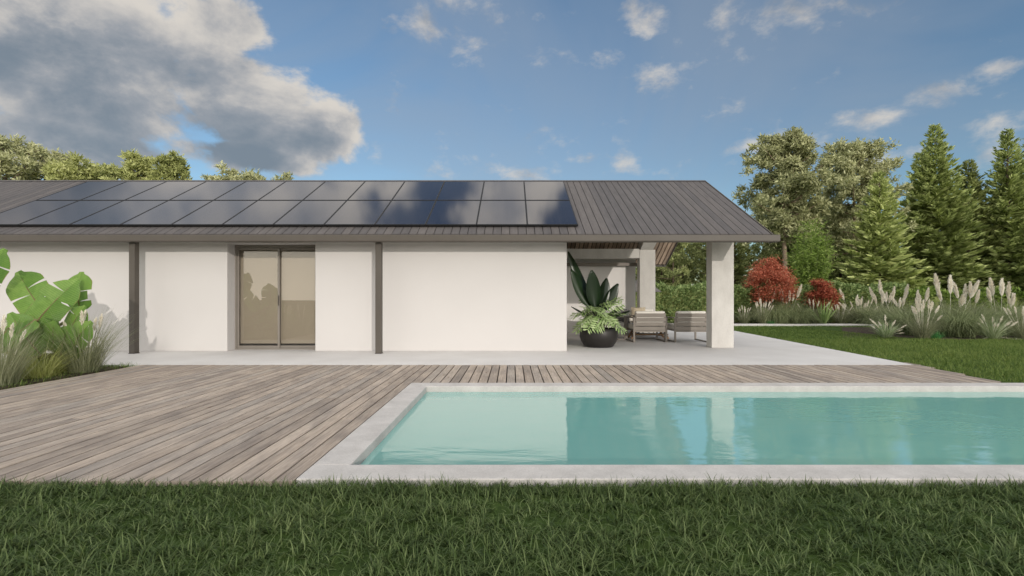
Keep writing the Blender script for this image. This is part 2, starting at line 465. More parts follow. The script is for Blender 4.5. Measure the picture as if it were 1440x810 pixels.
def spruce_nb(H, R, nbr, dens=9.0, lift=0.0, low=.05):
    crown, trunk = NB(), NB()
    trunk.tube([(0, 0, -.1), (0, 0, H * .3), (0, 0, H * .7), (0, 0, H * .98)], [H * .017, H * .013, H * .007, .01], 8)
    C, D, LL, WW, RO = [], [], [], [], []
    ga = 0
    for i in range(nbr):
        t = low + (1 - low) * ((i + .5) / nbr) ** 1.08
        h = H * t
        ga += 2.4 + rng.normal(0, .35)
        L = R * (1 - t) ** .80 * rng.uniform(.72, 1.18) * min(1, .68 + t * 2.5) + .12
        rise = -.28 + .75 * t + rng.normal(0, .08) + lift
        dirh = np.array([math.cos(ga), math.sin(ga), 0])
        k = max(4, int(L * dens))
        s = np.sort(rng.uniform(.08, 1, k))
        P = np.array([0, 0, h]) + dirh * (s * L)[:, None] + np.array([0, 0, 1.0]) * ((rise * s + .22 * s ** 2.2) * L)[:, None]
        if i % 3 == 0: trunk.tube([(0, 0, h), tuple(np.array([0, 0, h]) + dirh * L * .5 + np.array([0, 0, rise * .5 * L]))], [.03, .012], 4)
        for sg in (-1, 1, 0):
            a = ga + sg * rng.uniform(.45, 1.05, k) + rng.normal(0, .15, k)
            up = rise + .38 * s + rng.normal(0, .16, k)
            d = np.stack([np.cos(a), np.sin(a), up], 1)
            ln = (.36 + .40 * (1 - s)) * min(1.15, .42 + L * .38) * rng.uniform(.75, 1.25, k) * (1 if sg else .8)
            C.append(P + rng.normal(0, .04, (k, 3))); D.append(d); LL.append(ln); WW.append(ln * rng.uniform(.26, .42, k))
            ro = dirh * .8 + np.array([0, 0, .7]) + rng.normal(0, .35, (k, 3)); RO.append(ro)
    crown.add(diamonds(np.concatenate(C), np.concatenate(D), np.concatenate(LL), np.concatenate(WW), np.concatenate(RO), fold=-.12))
    return crown, trunk

def pine_nb(H, R, nlimb=34, start=.42, per=95, clumps=4, leaf=(.17, .34), flat=.6, prof=None):
    crown, trunk = NB(), NB()
    bend = rng.normal(0, .02, 2) * H
    def axis(t): return np.array([bend[0] * math.sin(t * 2.2), bend[1] * math.sin(t * 1.7), H * t])
    trunk.tube([tuple(axis(t)) for t in (-.01, .2, .4, .6, .8, .97)], [H*.016, H*.0135, H*.0115, H*.009, H*.005, .015], 8)
    for i in range(nlimb):
        t = start + (1 - start) * ((i + rng.uniform(0, 1)) / nlimb)
        u = (t - start) / (1 - start)
        pr = (math.sin(PI * min(.98, .14 + .86 * u)) ** .7) if prof is None else prof(u)
        a = i * 2.4 + rng.normal(0, .4)
        L = R * pr * rng.uniform(.6, 1.15) + .25
        o = axis(t)
        dirv = np.array([math.cos(a), math.sin(a), .12 + .55 * u + rng.normal(0, .12)])
        e = o + dirv * L
        trunk.tube([tuple(o), tuple(o + dirv * L * .55 + np.array([0, 0, -.05 * L])), tuple(e)], [H*.005, H*.0035, .008], 5)
        for c in range(clumps):
            q = rng.uniform(.35, 1.05)
            cc = o + dirv * L * q + rng.normal(0, .16, 3) * R * np.array([1, 1, .55])
            rr = rng.uniform(.32, .62) * (R / 2.6) ** .5
            k = int(per * rng.uniform(.6, 1.2))
            dd = rng.normal(size=(k, 3)) * np.array([1, 1, flat]) + np.array([0, 0, .35]) + dirv * .3
            dd = unit(dd)
            st = cc + dd * (rr * rng.uniform(0.05, .9, k)[:, None])
            ln = rng.uniform(*leaf, k)
            crown.add(diamonds(st, dd * .35 + rng.normal(0, .55, (k, 3)) + np.array([0, 0, .2]), ln, ln * rng.uniform(.25, .45, k), dd + rng.normal(0, .3, (k, 3))))
    return crown, trunk

def tree(name, nbs, fol, bark, loc, rz=0, label=None, cat='tree', group=None):
    root = empty(name, loc, rz)
    tag(root, label, cat, group)
    nbs[0].build('crown', M[fol], root)
    nbs[1].build('trunk', M[bark], root)
    return root

def clone(root, loc, rz, sc, label, group=None):
    c = copy_tree(root)
    c.location = loc; c.rotation_euler = (0, 0, rz); c.scale = sc if isinstance(sc, tuple) else (sc, sc, sc)
    tag(c, label, None, group)
    return c

# ------------------------------------------------------------------ SETTING
PX0, PX1, PY0, PY1 = -1.06, 7.6, 3.08, 5.83        # pool, inner edge of the coping
CO = .245
GZ = -.036
# ground: one sheet with the pool's opening in it
xs = [-400, PX0 - .1, PX1 + .1, 400]; ys = [-300, PY0 - .1, PY1 + .1, 500]
g = MB()
for i in range(3):
    for j in range(3):
        if i == 1 and j == 1: continue
        g.add([(xs[i], ys[j], GZ), (xs[i+1], ys[j], GZ), (xs[i+1], ys[j+1], GZ), (xs[i], ys[j+1], GZ)], [(0, 1, 2, 3)])
tag(g.build('ground', M['ground']), kind='structure')

def edge_x(y): return 6.70 + .112 * (y - 7.8)
pt = MB().prism_z([(-17, 7.805), (edge_x(7.805), 7.805), (edge_x(18.2), 18.2), (-17, 18.2)], GZ - .02, 0.0)
tag(pt.build('patio', M['patio'], bevel=.006), kind='structure')

# deck: boards of 0.125 m running away from the camera, open joints
dk = MB(); pitch = (6.15 - .245 - 1.06 - .004) / 39; x = -6.15; gap = .016
first = True
while x < 6.78:
    x1 = min(x + pitch - gap, 6.80)
    def seg(a, b):
        dz = random.uniform(-.0018, .0018)
        dk.box((x, a, -.030 + dz), (x1, b, dz))
    y_start = 2.83
    if x > 6.0: y_start = max(2.83, 7.8 - (6.70 - x) / .20)
    if x1 <= PX0 - CO or x > PX1 + CO:
        cut = random.choice([None, None, None, 5.2, 4.3, 6.4])
        if cut is None or y_start > 5: seg(y_start, 7.799)
        else: seg(y_start, cut - .002); seg(cut + .002, 7.799)
    else:
        seg(max(PY1 + CO + .006, y_start), 7.799)
    x += pitch
deck = tag(dk.build('deck', M['deck']), kind='structure')
MB().add([(-6.12, 2.86, -.0335), (PX0 - CO - .01, 2.86, -.0335), (PX0 - CO - .01, 7.79, -.0335), (-6.12, 7.79, -.0335)], [(0, 1, 2, 3)]).build('joint_shade', M['roof_gap'], deck)  # dark sheets below the boards stand in for shade in the joints
MB().add([(PX0 - CO - .009, PY1 + CO + .01, -.0335), (6.2, PY1 + CO + .01, -.0335), (6.2, 7.79, -.0335), (PX0 - CO - .009, 7.79, -.0335)], [(0, 1, 2, 3)]).build('joint_shade', M['roof_gap'], deck)
jo = MB()
for yy in (2.9, 3.5, 4.1, 4.7, 5.3, 5.9, 6.5, 7.1, 7.7):
    if PY0 - CO - .1 < yy < PY1 + CO + .05: jo.box((-6.12, yy, -.090), (PX0 - CO - .02, yy + .05, -.036))
    else: jo.box((-6.12, yy, -.090), (6.2, yy + .05, -.036))
jo.build('joists', M['metal_dark'], deck)

# pool
pool = tag(empty('swimming_pool', (3, 4.4, 0)), 'rectangular turquoise swimming pool with pale stone coping set in the timber deck', 'swimming pool')
cp = MB()
def coping_run(a, b):
    cp.box(a, b)
zt = .012
cp.box((PX0 - CO, PY0 - CO, -.13), (PX1 + CO, PY0, zt))
cp.box((PX0 - CO, PY1, -.13), (PX1 + CO, PY1 + CO, zt))
cp.box((PX0 - CO, PY0 + .0, -.13), (PX0, PY1, zt))
cp.box((PX1, PY0 + .0, -.13), (PX1 + CO, PY1, zt))
cp.build('coping', M['coping'], pool, off=(3, 4.4, 0), bevel=.006)
bs = MB(); zb = -1.05; t_ = .06
bs.box((PX0 - t_, PY0 - t_, zb - .1), (PX1 + t_, PY1 + t_, zb))
bs.box((PX0 - t_, PY0 - t_, zb), (PX1 + t_, PY0 - .004, -.131)); bs.box((PX0 - t_, PY1 + .004, zb), (PX1 + t_, PY1 + t_, -.131))
bs.box((PX0 - t_, PY0 - .004, zb), (PX0 - .004, PY1 + .004, -.131)); bs.box((PX1 + .004, PY0 - .004, zb), (PX1 + t_, PY1 + .004, -.131))
bs.build('basin', M['pool'], pool, off=(3, 4.4, 0))
wt = MB().add([(PX0 + .001, PY0 + .001, -.058), (PX1 - .001, PY0 + .001, -.058), (PX1 - .001, PY1 - .001, -.058), (PX0 + .001, PY1 - .001, -.058)], [(0, 1, 2, 3)])
tag(wt.build('pool_water', M['water']), kind='structure')

# far garden path
pth = MB().prism_z([(edge_x(18.2) - 2, 19.3), (17.0, 19.3), (17.0, 20.1), (edge_x(18.2) - 2, 20.1)], GZ - .02, .03)
tag(pth.build('path', M['path'], bevel=.01), kind='structure')

# planting bed soils
bed = MB().prism_z([(6.5, 20.2), (30, 20.2), (30, 23.4), (6.5, 23.4)], GZ - .02, GZ + .012)
bed.prism_z([(9.6, 13.6), (11.2, 12.9), (24, 12.9), (24, 18.5), (13.0, 18.5)], GZ - .02, GZ + .011)
bed.prism_z([(-12, 4.0), (-6.25, 4.0), (-6.25, 7.6), (-12, 7.6)], GZ - .02, GZ + .04)
tag(bed.build('soil_bed', M['soil']), kind='structure')

# ------------------------------------------------------------------ HOUSE
EY, EZ, RY, RZ, SL = 9.35, 2.39, 12.63, 4.277, .575
RX0, RX1 = -18.0, 5.185
WY = 9.85
HO = (-4.0, 12.6, 0)
house = tag(empty('house', HO), 'long single storey white house with dark pitched roof and open terrace beyond the pool', 'house')
def hb(mb, name, mat, **k): return mb.build(name, M[mat], k.pop('parent', house), off=None if 'parent_off' in k else HO, **k)

def rz_at(y): return EZ + SL * (y - EY) if y <= RY else RZ - SL * (y - RY)
BY = 2 * RY - EY      # rear eave
# front wall pieces (white plaster) with the recess of the sliding door
DX0, DX1, DY = -5.977, -4.13, 10.12
w = MB()
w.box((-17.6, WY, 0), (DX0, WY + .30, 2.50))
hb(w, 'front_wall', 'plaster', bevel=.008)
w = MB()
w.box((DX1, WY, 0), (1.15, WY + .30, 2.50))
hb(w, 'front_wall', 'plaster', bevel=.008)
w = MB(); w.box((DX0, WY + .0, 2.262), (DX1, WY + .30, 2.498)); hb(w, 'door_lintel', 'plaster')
# gable wall between house and terrace
w = MB()
prof = [(WY + .302, 0), (15.2, 0), (15.2, rz_at(15.2) - .24), (RY, RZ - .26), (WY + .302, rz_at(WY + .3) - .24)]
w.prism_x(prof, .90, 1.148)
hb(w, 'gable_wall', 'plaster_lightened')
w = MB(); w.box((-17.6, 15.2, 0), (4.0, 15.5, 2.44)); hb(w, 'rear_wall', 'plaster_lightened', bevel=.008)
w = MB(); w.prism_x(prof, -17.6, -17.35); hb(w, 'gable_wall', 'plaster')
# room behind the sliding door
w = MB()
w.box((-11.0, WY + .302, .0), (-10.9, 15.19, 2.44)); w.box((-2.0, WY + .302, 0), (-1.9, 15.19, 2.44)); w.box((-10.9, 15.1, 0), (-2.0, 15.19, 2.44))
hb(w, 'inner_wall', 'inside')
w = MB(); w.box((-11.0, WY + .302, 2.445), (-1.9, 15.19, 2.49)); hb(w, 'inner_ceiling', 'inside')

# roof: two slopes of laid strips with open grooves over a dark underlay
ST = .168
def slope_pts(y0, y1, x0, x1, off0, off1, front=True):
    nz = 1 / math.hypot(1, SL); ny = -SL * nz if front else SL * nz
    res = []
    for off in (off0, off1):
        for (xx, yy) in ((x0, y0), (x1, y0), (x1, y1), (x0, y1)):
            res.append((xx, yy + ny * off, rz_at(yy) + nz * off))
    return res
BF = [(0,3,2,1),(4,5,6,7),(0,1,5,4),(1,2,6,5),(2,3,7,6),(3,0,4,7)]
rf = MB()
for fr, ya, yb in ((True, EY, RY - .012), (False, RY + .012, BY)):
    xx = RX1 - .03
    while xx > RX0:
        a = max(xx - ST + .013, RX0)
        rf.add(slope_pts(ya, yb, a, xx, -.026, 0.0, fr), BF)
        xx -= ST
roof = hb(rf, 'roof', 'roof')
ul = MB()
for fr, ya, yb in ((True, EY + .02, RY - .01), (False, RY + .01, BY - .02)):
    ul.add(slope_pts(ya, yb, RX0, RX1 - .012, -.10, -.030, fr), BF)
ul.build('underlay', M['roof_gap'], roof, off=HO)
rc = MB()
rc.prism_x([(RY - .10, RZ - .045), (RY, RZ + .012), (RY + .10, RZ - .045), (RY, RZ - .02)], RX0, RX1 + .005)
rc.build('ridge_cap', M['roof'], roof, off=HO)
vg = MB()
for fr, ya, yb in ((True, EY - .02, RY), (False, RY, BY + .02)):
    vg.add(slope_pts(ya, yb, RX1 - .010, RX1 + .018, -.20, .006, fr), BF)
vg.build('verge_board', M['metal'], roof, off=HO)
gt = MB(); gt.prism_x([(9.19, 2.235), (9.205, 2.217), (9.335, 2.217), (9.335, 2.35), (9.205, 2.356), (9.19, 2.345)], RX0, 5.255)
hb(gt, 'gutter', 'metal')
gt = MB(); gt.box((RX0, BY + .012, 2.19), (5.22, BY + .15, 2.33)); hb(gt, 'gutter', 'metal')
# board soffit under both slopes
sf = MB(); xx = RX1 - .02
while xx > 1.16:
    for fr, ya, yb in ((True, EY + .02, RY - .13), (False, RY + .13, BY - .02)):
        sf.add(slope_pts(ya, yb, max(xx - .102, 1.16), xx, -.17, -.135, fr), BF)
    xx -= .132
hb(sf, 'soffit', 'slat')
sf = MB()
for fr, ya, yb in ((True, EY + .02, WY + .28), (False, 15.25, BY - .02)):
    sf.add(slope_pts(ya, yb, RX0, 1.155, -.17, -.135, fr), BF)
hb(sf, 'eave_board', 'plaster')

# concrete pillars, beams and rafters of the terrace
PLX0, PLX1, PLY = 4.47, 4.965, 10.5
p = MB(); p.box((PLX0, PLY, 0), (PLX1, PLY + .30, 2.72)); hb(p, 'pillar', 'concrete', bevel=.008)
p = MB(); p.box((3.96, 14.55, 0), (4.445, 14.85, 2.62)); hb(p, 'pillar', 'concrete', bevel=.008)
p = MB(); p.box((1.15, 14.56, 2.36), (3.958, 14.84, 2.65)); hb(p, 'beam', 'concrete', bevel=.006)
p = MB(); p.box((1.15, 15.02, 2.15), (4.06, 15.19, 2.25)); hb(p, 'metal_beam', 'taupe')
p = MB()
def raft_z(y): return rz_at(y) - .20
for a, b_, xa, xb in ((14.84, RY, (3.97, 4.36), (4.05, 4.44)),):
    vs = []
    for y_, (xl, xr) in ((a, xa), (b_, xb)):
        zt_ = raft_z(y_)
        vs += [(xl, y_, zt_ - .36), (xr, y_, zt_ - .36), (xr, y_, zt_), (xl, y_, zt_)]
    p.add(vs, [(0,1,2,3),(7,6,5,4),(0,4,5,1),(1,5,6,2),(2,6,7,3),(3,7,4,0)])
hb(p, 'rafter', 'concrete')
p = MB()
vs = []
for y_, (xl, xr) in ((PLY + .05, (4.52, 4.91)), (RY - .002, (4.05, 4.44))):
    zt_ = raft_z(y_)
    vs += [(xl, y_, zt_ - .36), (xr, y_, zt_ - .36), (xr, y_, zt_), (xl, y_, zt_)]
p.add(vs, [(0,1,2,3),(7,6,5,4),(0,4,5,1),(1,5,6,2),(2,6,7,3),(3,7,4,0)])
hb(p, 'rafter', 'concrete')

# square downpipes
for cx in (-7.585, -2.67):
    d_ = MB(); d_.box((cx - .058, 9.36, .012), (cx + .058, 9.48, 2.30))
    dp = hb(d_, 'downpipe', 'metal', bevel=.005)
    MB().box((cx - .064, 9.354, .002), (cx + .064, 9.486, .012)).build('foot', M['metal_dark'], dp, off=HO)

# sliding door
sd = MB()
FX0, FX1 = DX0 + .002, -3.98
sd.box((FX0, DY, .0), (FX0 + .035, DY + .09, 2.26)); sd.box((FX1 - .035, DY + .06, .0), (FX1, DY + .09, 2.26))
sd.box((FX0 + .035, DY, 2.205), (DX1 - .001, DY + .055, 2.261)); sd.box((FX0 + .035, DY, 0), (DX1 - .001, DY + .055, .03))
door = hb(sd, 'sliding_door', 'door_metal')
XM = -5.045
def sash(x0, x1, y):
    s_ = MB(); t = .042
    s_.box((x0, y, .032), (x0 + t, y + .03, 2.203)); s_.box((x1 - t, y, .032), (x1, y + .03, 2.203))
    s_.box((x0 + t, y, 2.15), (x1 - t, y + .03, 2.203)); s_.box((x0 + t, y, .032), (x1 - t, y + .03, .085))
    s_.build('sash', M['door_metal'], door, off=HO)
    MB().box((x0 + t, y + .011, .085), (x1 - t, y + .019, 2.15)).build('pane', M['glass'], door, off=HO)
sash(FX0 + .037, XM + .022, DY + .022)
sash(XM - .022, DX1 - .003, DY + .058)
MB().box((DX0 + .02, DY + .15, .12), (DX1 - .02, DY + .158, 2.25)).build('tone_sheet', M['pane_backing'], door, off=HO)  # sheet added behind the glass; its colour stands in for the dim room
hd = MB().box((XM - .008, DY + .008, .95), (XM + .012, DY + .0215, 1.17)); hd.build('handle', M['metal_dark'], door, off=HO)

# ------------------------------------------------------------------ SOLAR PANELS (2 rows x 12)
PW, PL = 1.045, 1.36
nz = 1 / math.hypot(1, SL); ang = math.atan(SL)
slen = 1.565
def make_panel():
    root = empty('solar_panel')
    a = MB().box((-PW/2 + .018, -slen/2 + .018, .0), (PW/2 - .018, slen/2 - .018, .030)); a.build('glass_sheet', M['solar'], root)
    f = MB(); o = .003
    f.box((-PW/2 + o, -slen/2 + o, -.005), (-PW/2 + .017, slen/2 - o, .034)); f.box((PW/2 - .017, -slen/2 + o, -.005), (PW/2 - o, slen/2 - o, .034))
    f.box((-PW/2 + .017, -slen/2 + o, -.005), (PW/2 - .017, -slen/2 + .017, .034)); f.box((-PW/2 + .017, slen/2 - .017, -.005), (PW/2 - .017, slen/2 - o, .034))
    f.build('frame', M['solar_frame'], root)
    return root
ordn = ['first', 'second', 'third', 'fourth', 'fifth', 'sixth', 'seventh', 'eighth', 'ninth', 'tenth', 'eleventh', 'twelfth']
sp0 = make_panel()
k = 0
for row, yc in (('upper', 11.715), ('lower', 10.34)):
    for i in range(12):
        o = sp0 if k == 0 else copy_tree(sp0)
        k += 1
        xc = 1.36 - PW * (i + .5)
        off = .028
        o.location = (xc, yc - SL * nz * off, rz_at(yc) + nz * off)
        o.rotation_euler = (ang, 0, 0)
        if i == 0: lb = f'dark solar panel at the right end of the {row} row, beside bare roof'
        elif i == 11: lb = f'dark solar panel at the left end of the {row} row on the roof'
        else: lb = f'dark solar panel, {ordn[i]} from the right end of the {row} roof row'
        tag(o, lb, 'solar panel', 'solar panels on the front roof slope')

# ------------------------------------------------------------------ TERRACE FURNITURE
def rounded_cushion(mb, a, b, r=.04):
    mb.box(a, b)
def make_armchair(width=.86, seats=1, name='armchair'):
    """origin at floor centre; backrest at -y, opening to +y"""
    root = empty(name); D = .82; w2 = width / 2; t = .045
    for sx in (-1, 1):
        x = sx * (w2 - t / 2)
        f = MB()
        f.bar((x, -D/2 + .02, 0.0), (x, -D/2 + .02, .60), t, .032, (0, 1, 0)); f.bar((x, D/2 - .02, 0), (x, D/2 - .02, .60), t, .032, (0, 1, 0))
        f.box((x - t/2, -D/2 + .037, .0), (x + t/2, D/2 - .037, .028)); f.box((x - t/2, -D/2 + .004, .601), (x + t/2, D/2 - .004, .630))
        f.build('side_frame', M['taupe'], root, bevel=.004)
    s = MB(); s.box((-w2 + t, -D/2 + .02, .26), (w2 - t, -D/2 + .05, .295)); s.box((-w2 + t, D/2 - .06, .26), (w2 - t, D/2 - .03, .295))
    for k in range(7):
        yy = -D/2 + .08 + k * .10
        s.box((-w2 + t, yy, .272), (w2 - t, yy + .06, .29))
    s.build('seat_frame', M['taupe'], root)
    for sx in (-1, 1):
        MB().bar((sx * (w2 - .07), -D/2 + .052, .29), (sx * (w2 - .07), -D/2 + .012, .74), .035, .025, (0, 1, 0)).build('back_post', M['taupe'], root)
    for k in range(4):
        z0 = .30 + k * .112; yo = -.0905 * (z0 - .29)
        sl = MB(); sl.box((-w2 + .047, -D/2 + .015 + yo, z0), (w2 - .047, -D/2 + .037 + yo, z0 + .092)); sl.build('back_slat', M['taupe'], root, bevel=.003)
    n = seats; cw = (width - 2 * t - .01) / n
    for k in range(n):
        x0 = -w2 + t + .005 + k * cw
        c = MB().box((x0 + .004, -D/2 + .20, .296), (x0 + cw - .004, D/2 + .005, .44)); c.build('seat_cushion', M['cushion'], root, bevel=.035)
        c = MB(); c.add([(x0 + .004, -D/2 + .05, .40), (x0 + cw - .004, -D/2 + .05, .40), (x0 + cw - .004, -D/2 + .19, .40), (x0 + .004, -D/2 + .19, .40),
                         (x0 + .004, -D/2 - .01, .785), (x0 + cw - .004, -D/2 - .01, .785), (x0 + cw - .004, -D/2 + .13, .785), (x0 + .004, -D/2 + .13, .785)], BF)
        c.build('back_cushion', M['cushion'], root, bevel=.04)
    return root
grp = 'lounge chairs on the terrace'
ch = make_armchair()
ch.location = (3.49, 12.24, 0)
tag(ch, 'slatted taupe armchair with cream cushions seen from behind, next to the potted plant', 'armchair', grp)
c2 = copy_tree(ch); c2.location = (4.52, 12.22, 0)
tag(c2, 'slatted taupe armchair seen from behind, partly hidden by the front concrete pillar', 'armchair', grp)
c3 = copy_tree(ch); c3.location = (3.93, 13.98, 0); c3.rotation_euler = (0, 0, PI)
tag(c3, 'cream cushioned armchair facing the pool in front of the rear concrete pillar', 'armchair', grp)
sofa = make_armchair(1.5, 2, 'sofa'); sofa.location = (2.62, 13.25, 0); sofa.rotation_euler = (0, 0, -PI / 2)
tag(sofa, 'cream cushioned sofa standing sideways behind the potted plant', 'sofa')

def pillow_mesh(sx, sz, th, n=9):
    V = []; Fq = []
    for side in (1, -1):
        for i in range(n):
            for j in range(n):
                u = -1 + 2 * i / (n - 1); v = -1 + 2 * j / (n - 1)
                e = max(0, (1 - u**4) * (1 - v**4)) ** .5
                pin = 1 - .09 * (1 - abs(u)) * abs(v) - .09 * (1 - abs(v)) * abs(u)
                V.append((u * sx / 2 * pin, side * e * th / 2, v * sz / 2 * pin))
    for s in range(2):
        for i in range(n - 1):
            for j in range(n - 1):
                a = s * n * n + i * n + j
                q = (a, a + 1, a + n + 1, a + n)
                Fq.append(q if s else q[::-1])
    me = np_mesh('pillow', np.array(V), [np.array(Fq)], smooth=True)
    return me
pl = link('throw_pillow', pillow_mesh(.46, .42, .15), M['pillow_dark'], loc=(3.02, 12.86, .655)); pl.rotation_euler = (-.2, .25, .35)
tag(pl, 'charcoal patterned throw pillow on the end of the sofa', 'pillow')
pl = link('throw_pillow', pillow_mesh(.44, .30, .13), M['pillow_tan'], loc=(3.80, 14.10, .70)); pl.rotation_euler = (-.3, 0, 0)
tag(pl, 'tan throw pillow leaning on the armchair that faces the pool', 'pillow')

ct = tag(empty('coffee_table', (3.78, 13.05, 0)), 'low warm brown wooden coffee table with slanted legs between the armchairs', 'coffee table')
MB().box((-.56, -.24, .255), (.56, .24, .30)).build('table_top', M['table_wood'], ct, bevel=.008)
MB().box((-.50, -.20, .10), (.50, .20, .13)).build('shelf', M['table_wood'], ct, bevel=.005)
for sx in (-1, 1):
    for sy in (-1, 1):
        MB().bar((sx * .50, sy * .19, 0), (sx * .36, sy * .19, .254), .05, .05).build('leg', M['table_wood'], ct, bevel=.004)

pa = tag(empty('parasol', ((908 - HX) * 18 / F, 18.6, GZ)), 'small grey garden parasol standing behind the rear concrete pillar', 'parasol')
MB().tube([(0, 0, 0), (0, 0, 2.02)], .022, 8).build('pole', M['metal_dark'], pa)
MB().lathe([(.02, .06), (.24, .055), (.26, .0)], n=24).build('base', M['metal_dark'], pa)
cn = MB().lathe([(.80, 1.40), (.79, 1.42), (.42, 1.70), (.10, 1.96), (.012, 2.0)], n=8)
cn.lathe([(.785, 1.405), (.40, 1.68), (.012, 1.94)], n=8)
cn.build('canopy', M['canvas'], pa)

# potted plant
PP = (1.99, 10.78, 0)
pp = tag(empty('potted_plant', PP), 'big black bowl planter with pale split leaves and dark paddle leaves on the terrace', 'potted plant')
pot = MB().lathe([(.0, .0), (.30, .0), (.325, .01), (.40, .12), (.435, .24), (.425, .36), (.41, .415), (.395, .425), (.38, .41), (.37, .36), (.0, .355)], n=48)
pot.build('pot', M['pot'], pp, smooth=True)
MB().lathe([(.372, .362), (.2, .385), (.0, .39)], n=32).build('soil', M['soil'], pp)

def split_leaf(nb, base, tip, width, normal, pairs=8):
    base, tip = np.array(base, float), np.array(tip, float)
    ax = tip - base; L = np.linalg.norm(ax); ax /= L
    nrm = np.array(normal, float); side = unit(np.cross(ax, nrm)); nrm = np.cross(side, ax)
    nb.add(blade_ribbon(base, ax, L, width * .17, nrm, side))
    for i in range(pairs):
        s = .06 + .86 * i / (pairs - 1)
        wl = width * .5 * (math.sin(PI * min(.94, .22 + .70 * s)) ** .6)
        for sg in (-1, 1):
            d = side * sg + ax * (.05 + .9 * s) + nrm * rng.normal(-.18, .12)
            c = base + ax * L * s - nrm * .05 * s ** 2 * L
            Ln = wl * rng.uniform(.9, 1.12) * (1.0 + .25 * s)
            nb.add(diamonds(c[None], d[None], Ln, L * .115, nrm[None] + rng.normal(0, .12, (1, 3)), fold=-.08, base=.55))
def blade_ribbon(base, ax, L, w, nrm, side):
    ts = np.linspace(0, 1, 5); V = []
    for t in ts:
        c = base + ax * L * t - nrm * .05 * t ** 2 * L; ww = w * (1 - t * .8) / 2
        V += [c - side * ww, c + side * ww]
    return np.array(V), np.array([[2*i, 2*i+1, 2*i+3, 2*i+2] for i in range(4)])
ph, phs = NB(), MB()
for i in range(30):
    a = i * 2.399 + rng.normal(0, .2); q = ((i + .5) / 30) ** .6
    el = 1.32 - 1.22 * q
    r0 = .34 + .10 * rng.uniform()
    o = np.array([0.0, 0, .50])
    st = o + np.array([math.cos(a) * math.cos(el), math.sin(a) * math.cos(el), math.sin(el) * 1.35]) * r0
    out = np.array([math.cos(a + rng.normal(0, .5)) * (.75 - .2 * q), math.sin(a + rng.normal(0, .5)) * (.75 - .2 * q), .35 - .75 * q + rng.normal(0, .15)])
    ln = rng.uniform(.38, .50)
    split_leaf(ph, st - unit(out) * .12, st + unit(out) * (ln - .12), ln * .95, np.array([math.cos(a) * (.5 + .5 * q), math.sin(a) * (.5 + .5 * q), .75 - .35 * q]) + rng.normal(0, .12, 3), 7)
    phs.tube([tuple(np.array([math.cos(a) * .12, math.sin(a) * .12, .38])), tuple((o + st) / 2 + np.array([0, 0, .05])), tuple(st)], .008, 5)
ph.build('split_leaves', M['philo'], pp)
phs.build('leaf_stalks', M['stem'], pp)
def paddle(base, tip, width, face, name, parent, mat, bow=.12, fold=.10, n=14, stalk=.24):
    """long undivided leaf with its stalk; world points"""
    base, tip = np.array(base, float), np.array(tip, float); ax = tip - base; L = np.linalg.norm(ax); ax /= L
    nrm = np.array(face, float); side = unit(np.cross(ax, nrm)); nrm = np.cross(side, ax)
    V = []; Fq = []
    for i in range(n + 1):
        s = i / n
        if s < stalk: hw = .014
        else:
            u = (s - stalk) / (1 - stalk); hw = width / 2 * max(.03, math.sin(PI * min(.985, .05 + .95 * u ** .85)) ** .65)
        c = base + ax * L * s + nrm * bow * L * math.sin(PI * s) * -.5
        V += [c - side * hw + nrm * hw * fold * 2, c, c + side * hw + nrm * hw * fold * 2]
    for i in range(n):
        Fq += [[3*i, 3*i+1, 3*i+4, 3*i+3], [3*i+1, 3*i+2, 3*i+5, 3*i+4]]
    me = np_mesh(name, np.array(V), [np.array(Fq)], smooth=True)
    o = link(name, me, mat, parent)
    so = o.modifiers.new('thick', 'SOLIDIFY'); so.thickness = .006
    return o
for (bx, by, tx, ty, wd, dd, fc) in ((842, 446, 799, 354, .26, .10, (.35, -1, .3)), (836, 446, 803, 379, .30, -.10, (.3, -1, .3)), (838, 446, 832, 380, .36, -.16, (0.2, -1, .2)),
                                 (843, 446, 853, 391, .28, .12, (-.4, -1, .3)), (845, 446, 869, 399, .27, 0, (-.3, -1, .3)), (850, 448, 886, 437, .17, .1, (-.1, -.3, 1)),
                                 (830, 446, 803, 431, .14, .05, (.1, -.3, 1)), (846, 448, 875, 430, .15, .3, (0, -.2, 1)), (840, 446, 846, 405, .2, .3, (.1, -1, .2))):
    b = np.array(W(bx, by, 10.78)) - np.array(PP); t_ = np.array(W(tx, ty, 10.78 + dd)) - np.array(PP)
    b = b * np.array([.6, 1, 1])
    paddle(b, t_, wd, fc, 'paddle_leaf', pp, M['strelitzia'], n=16)

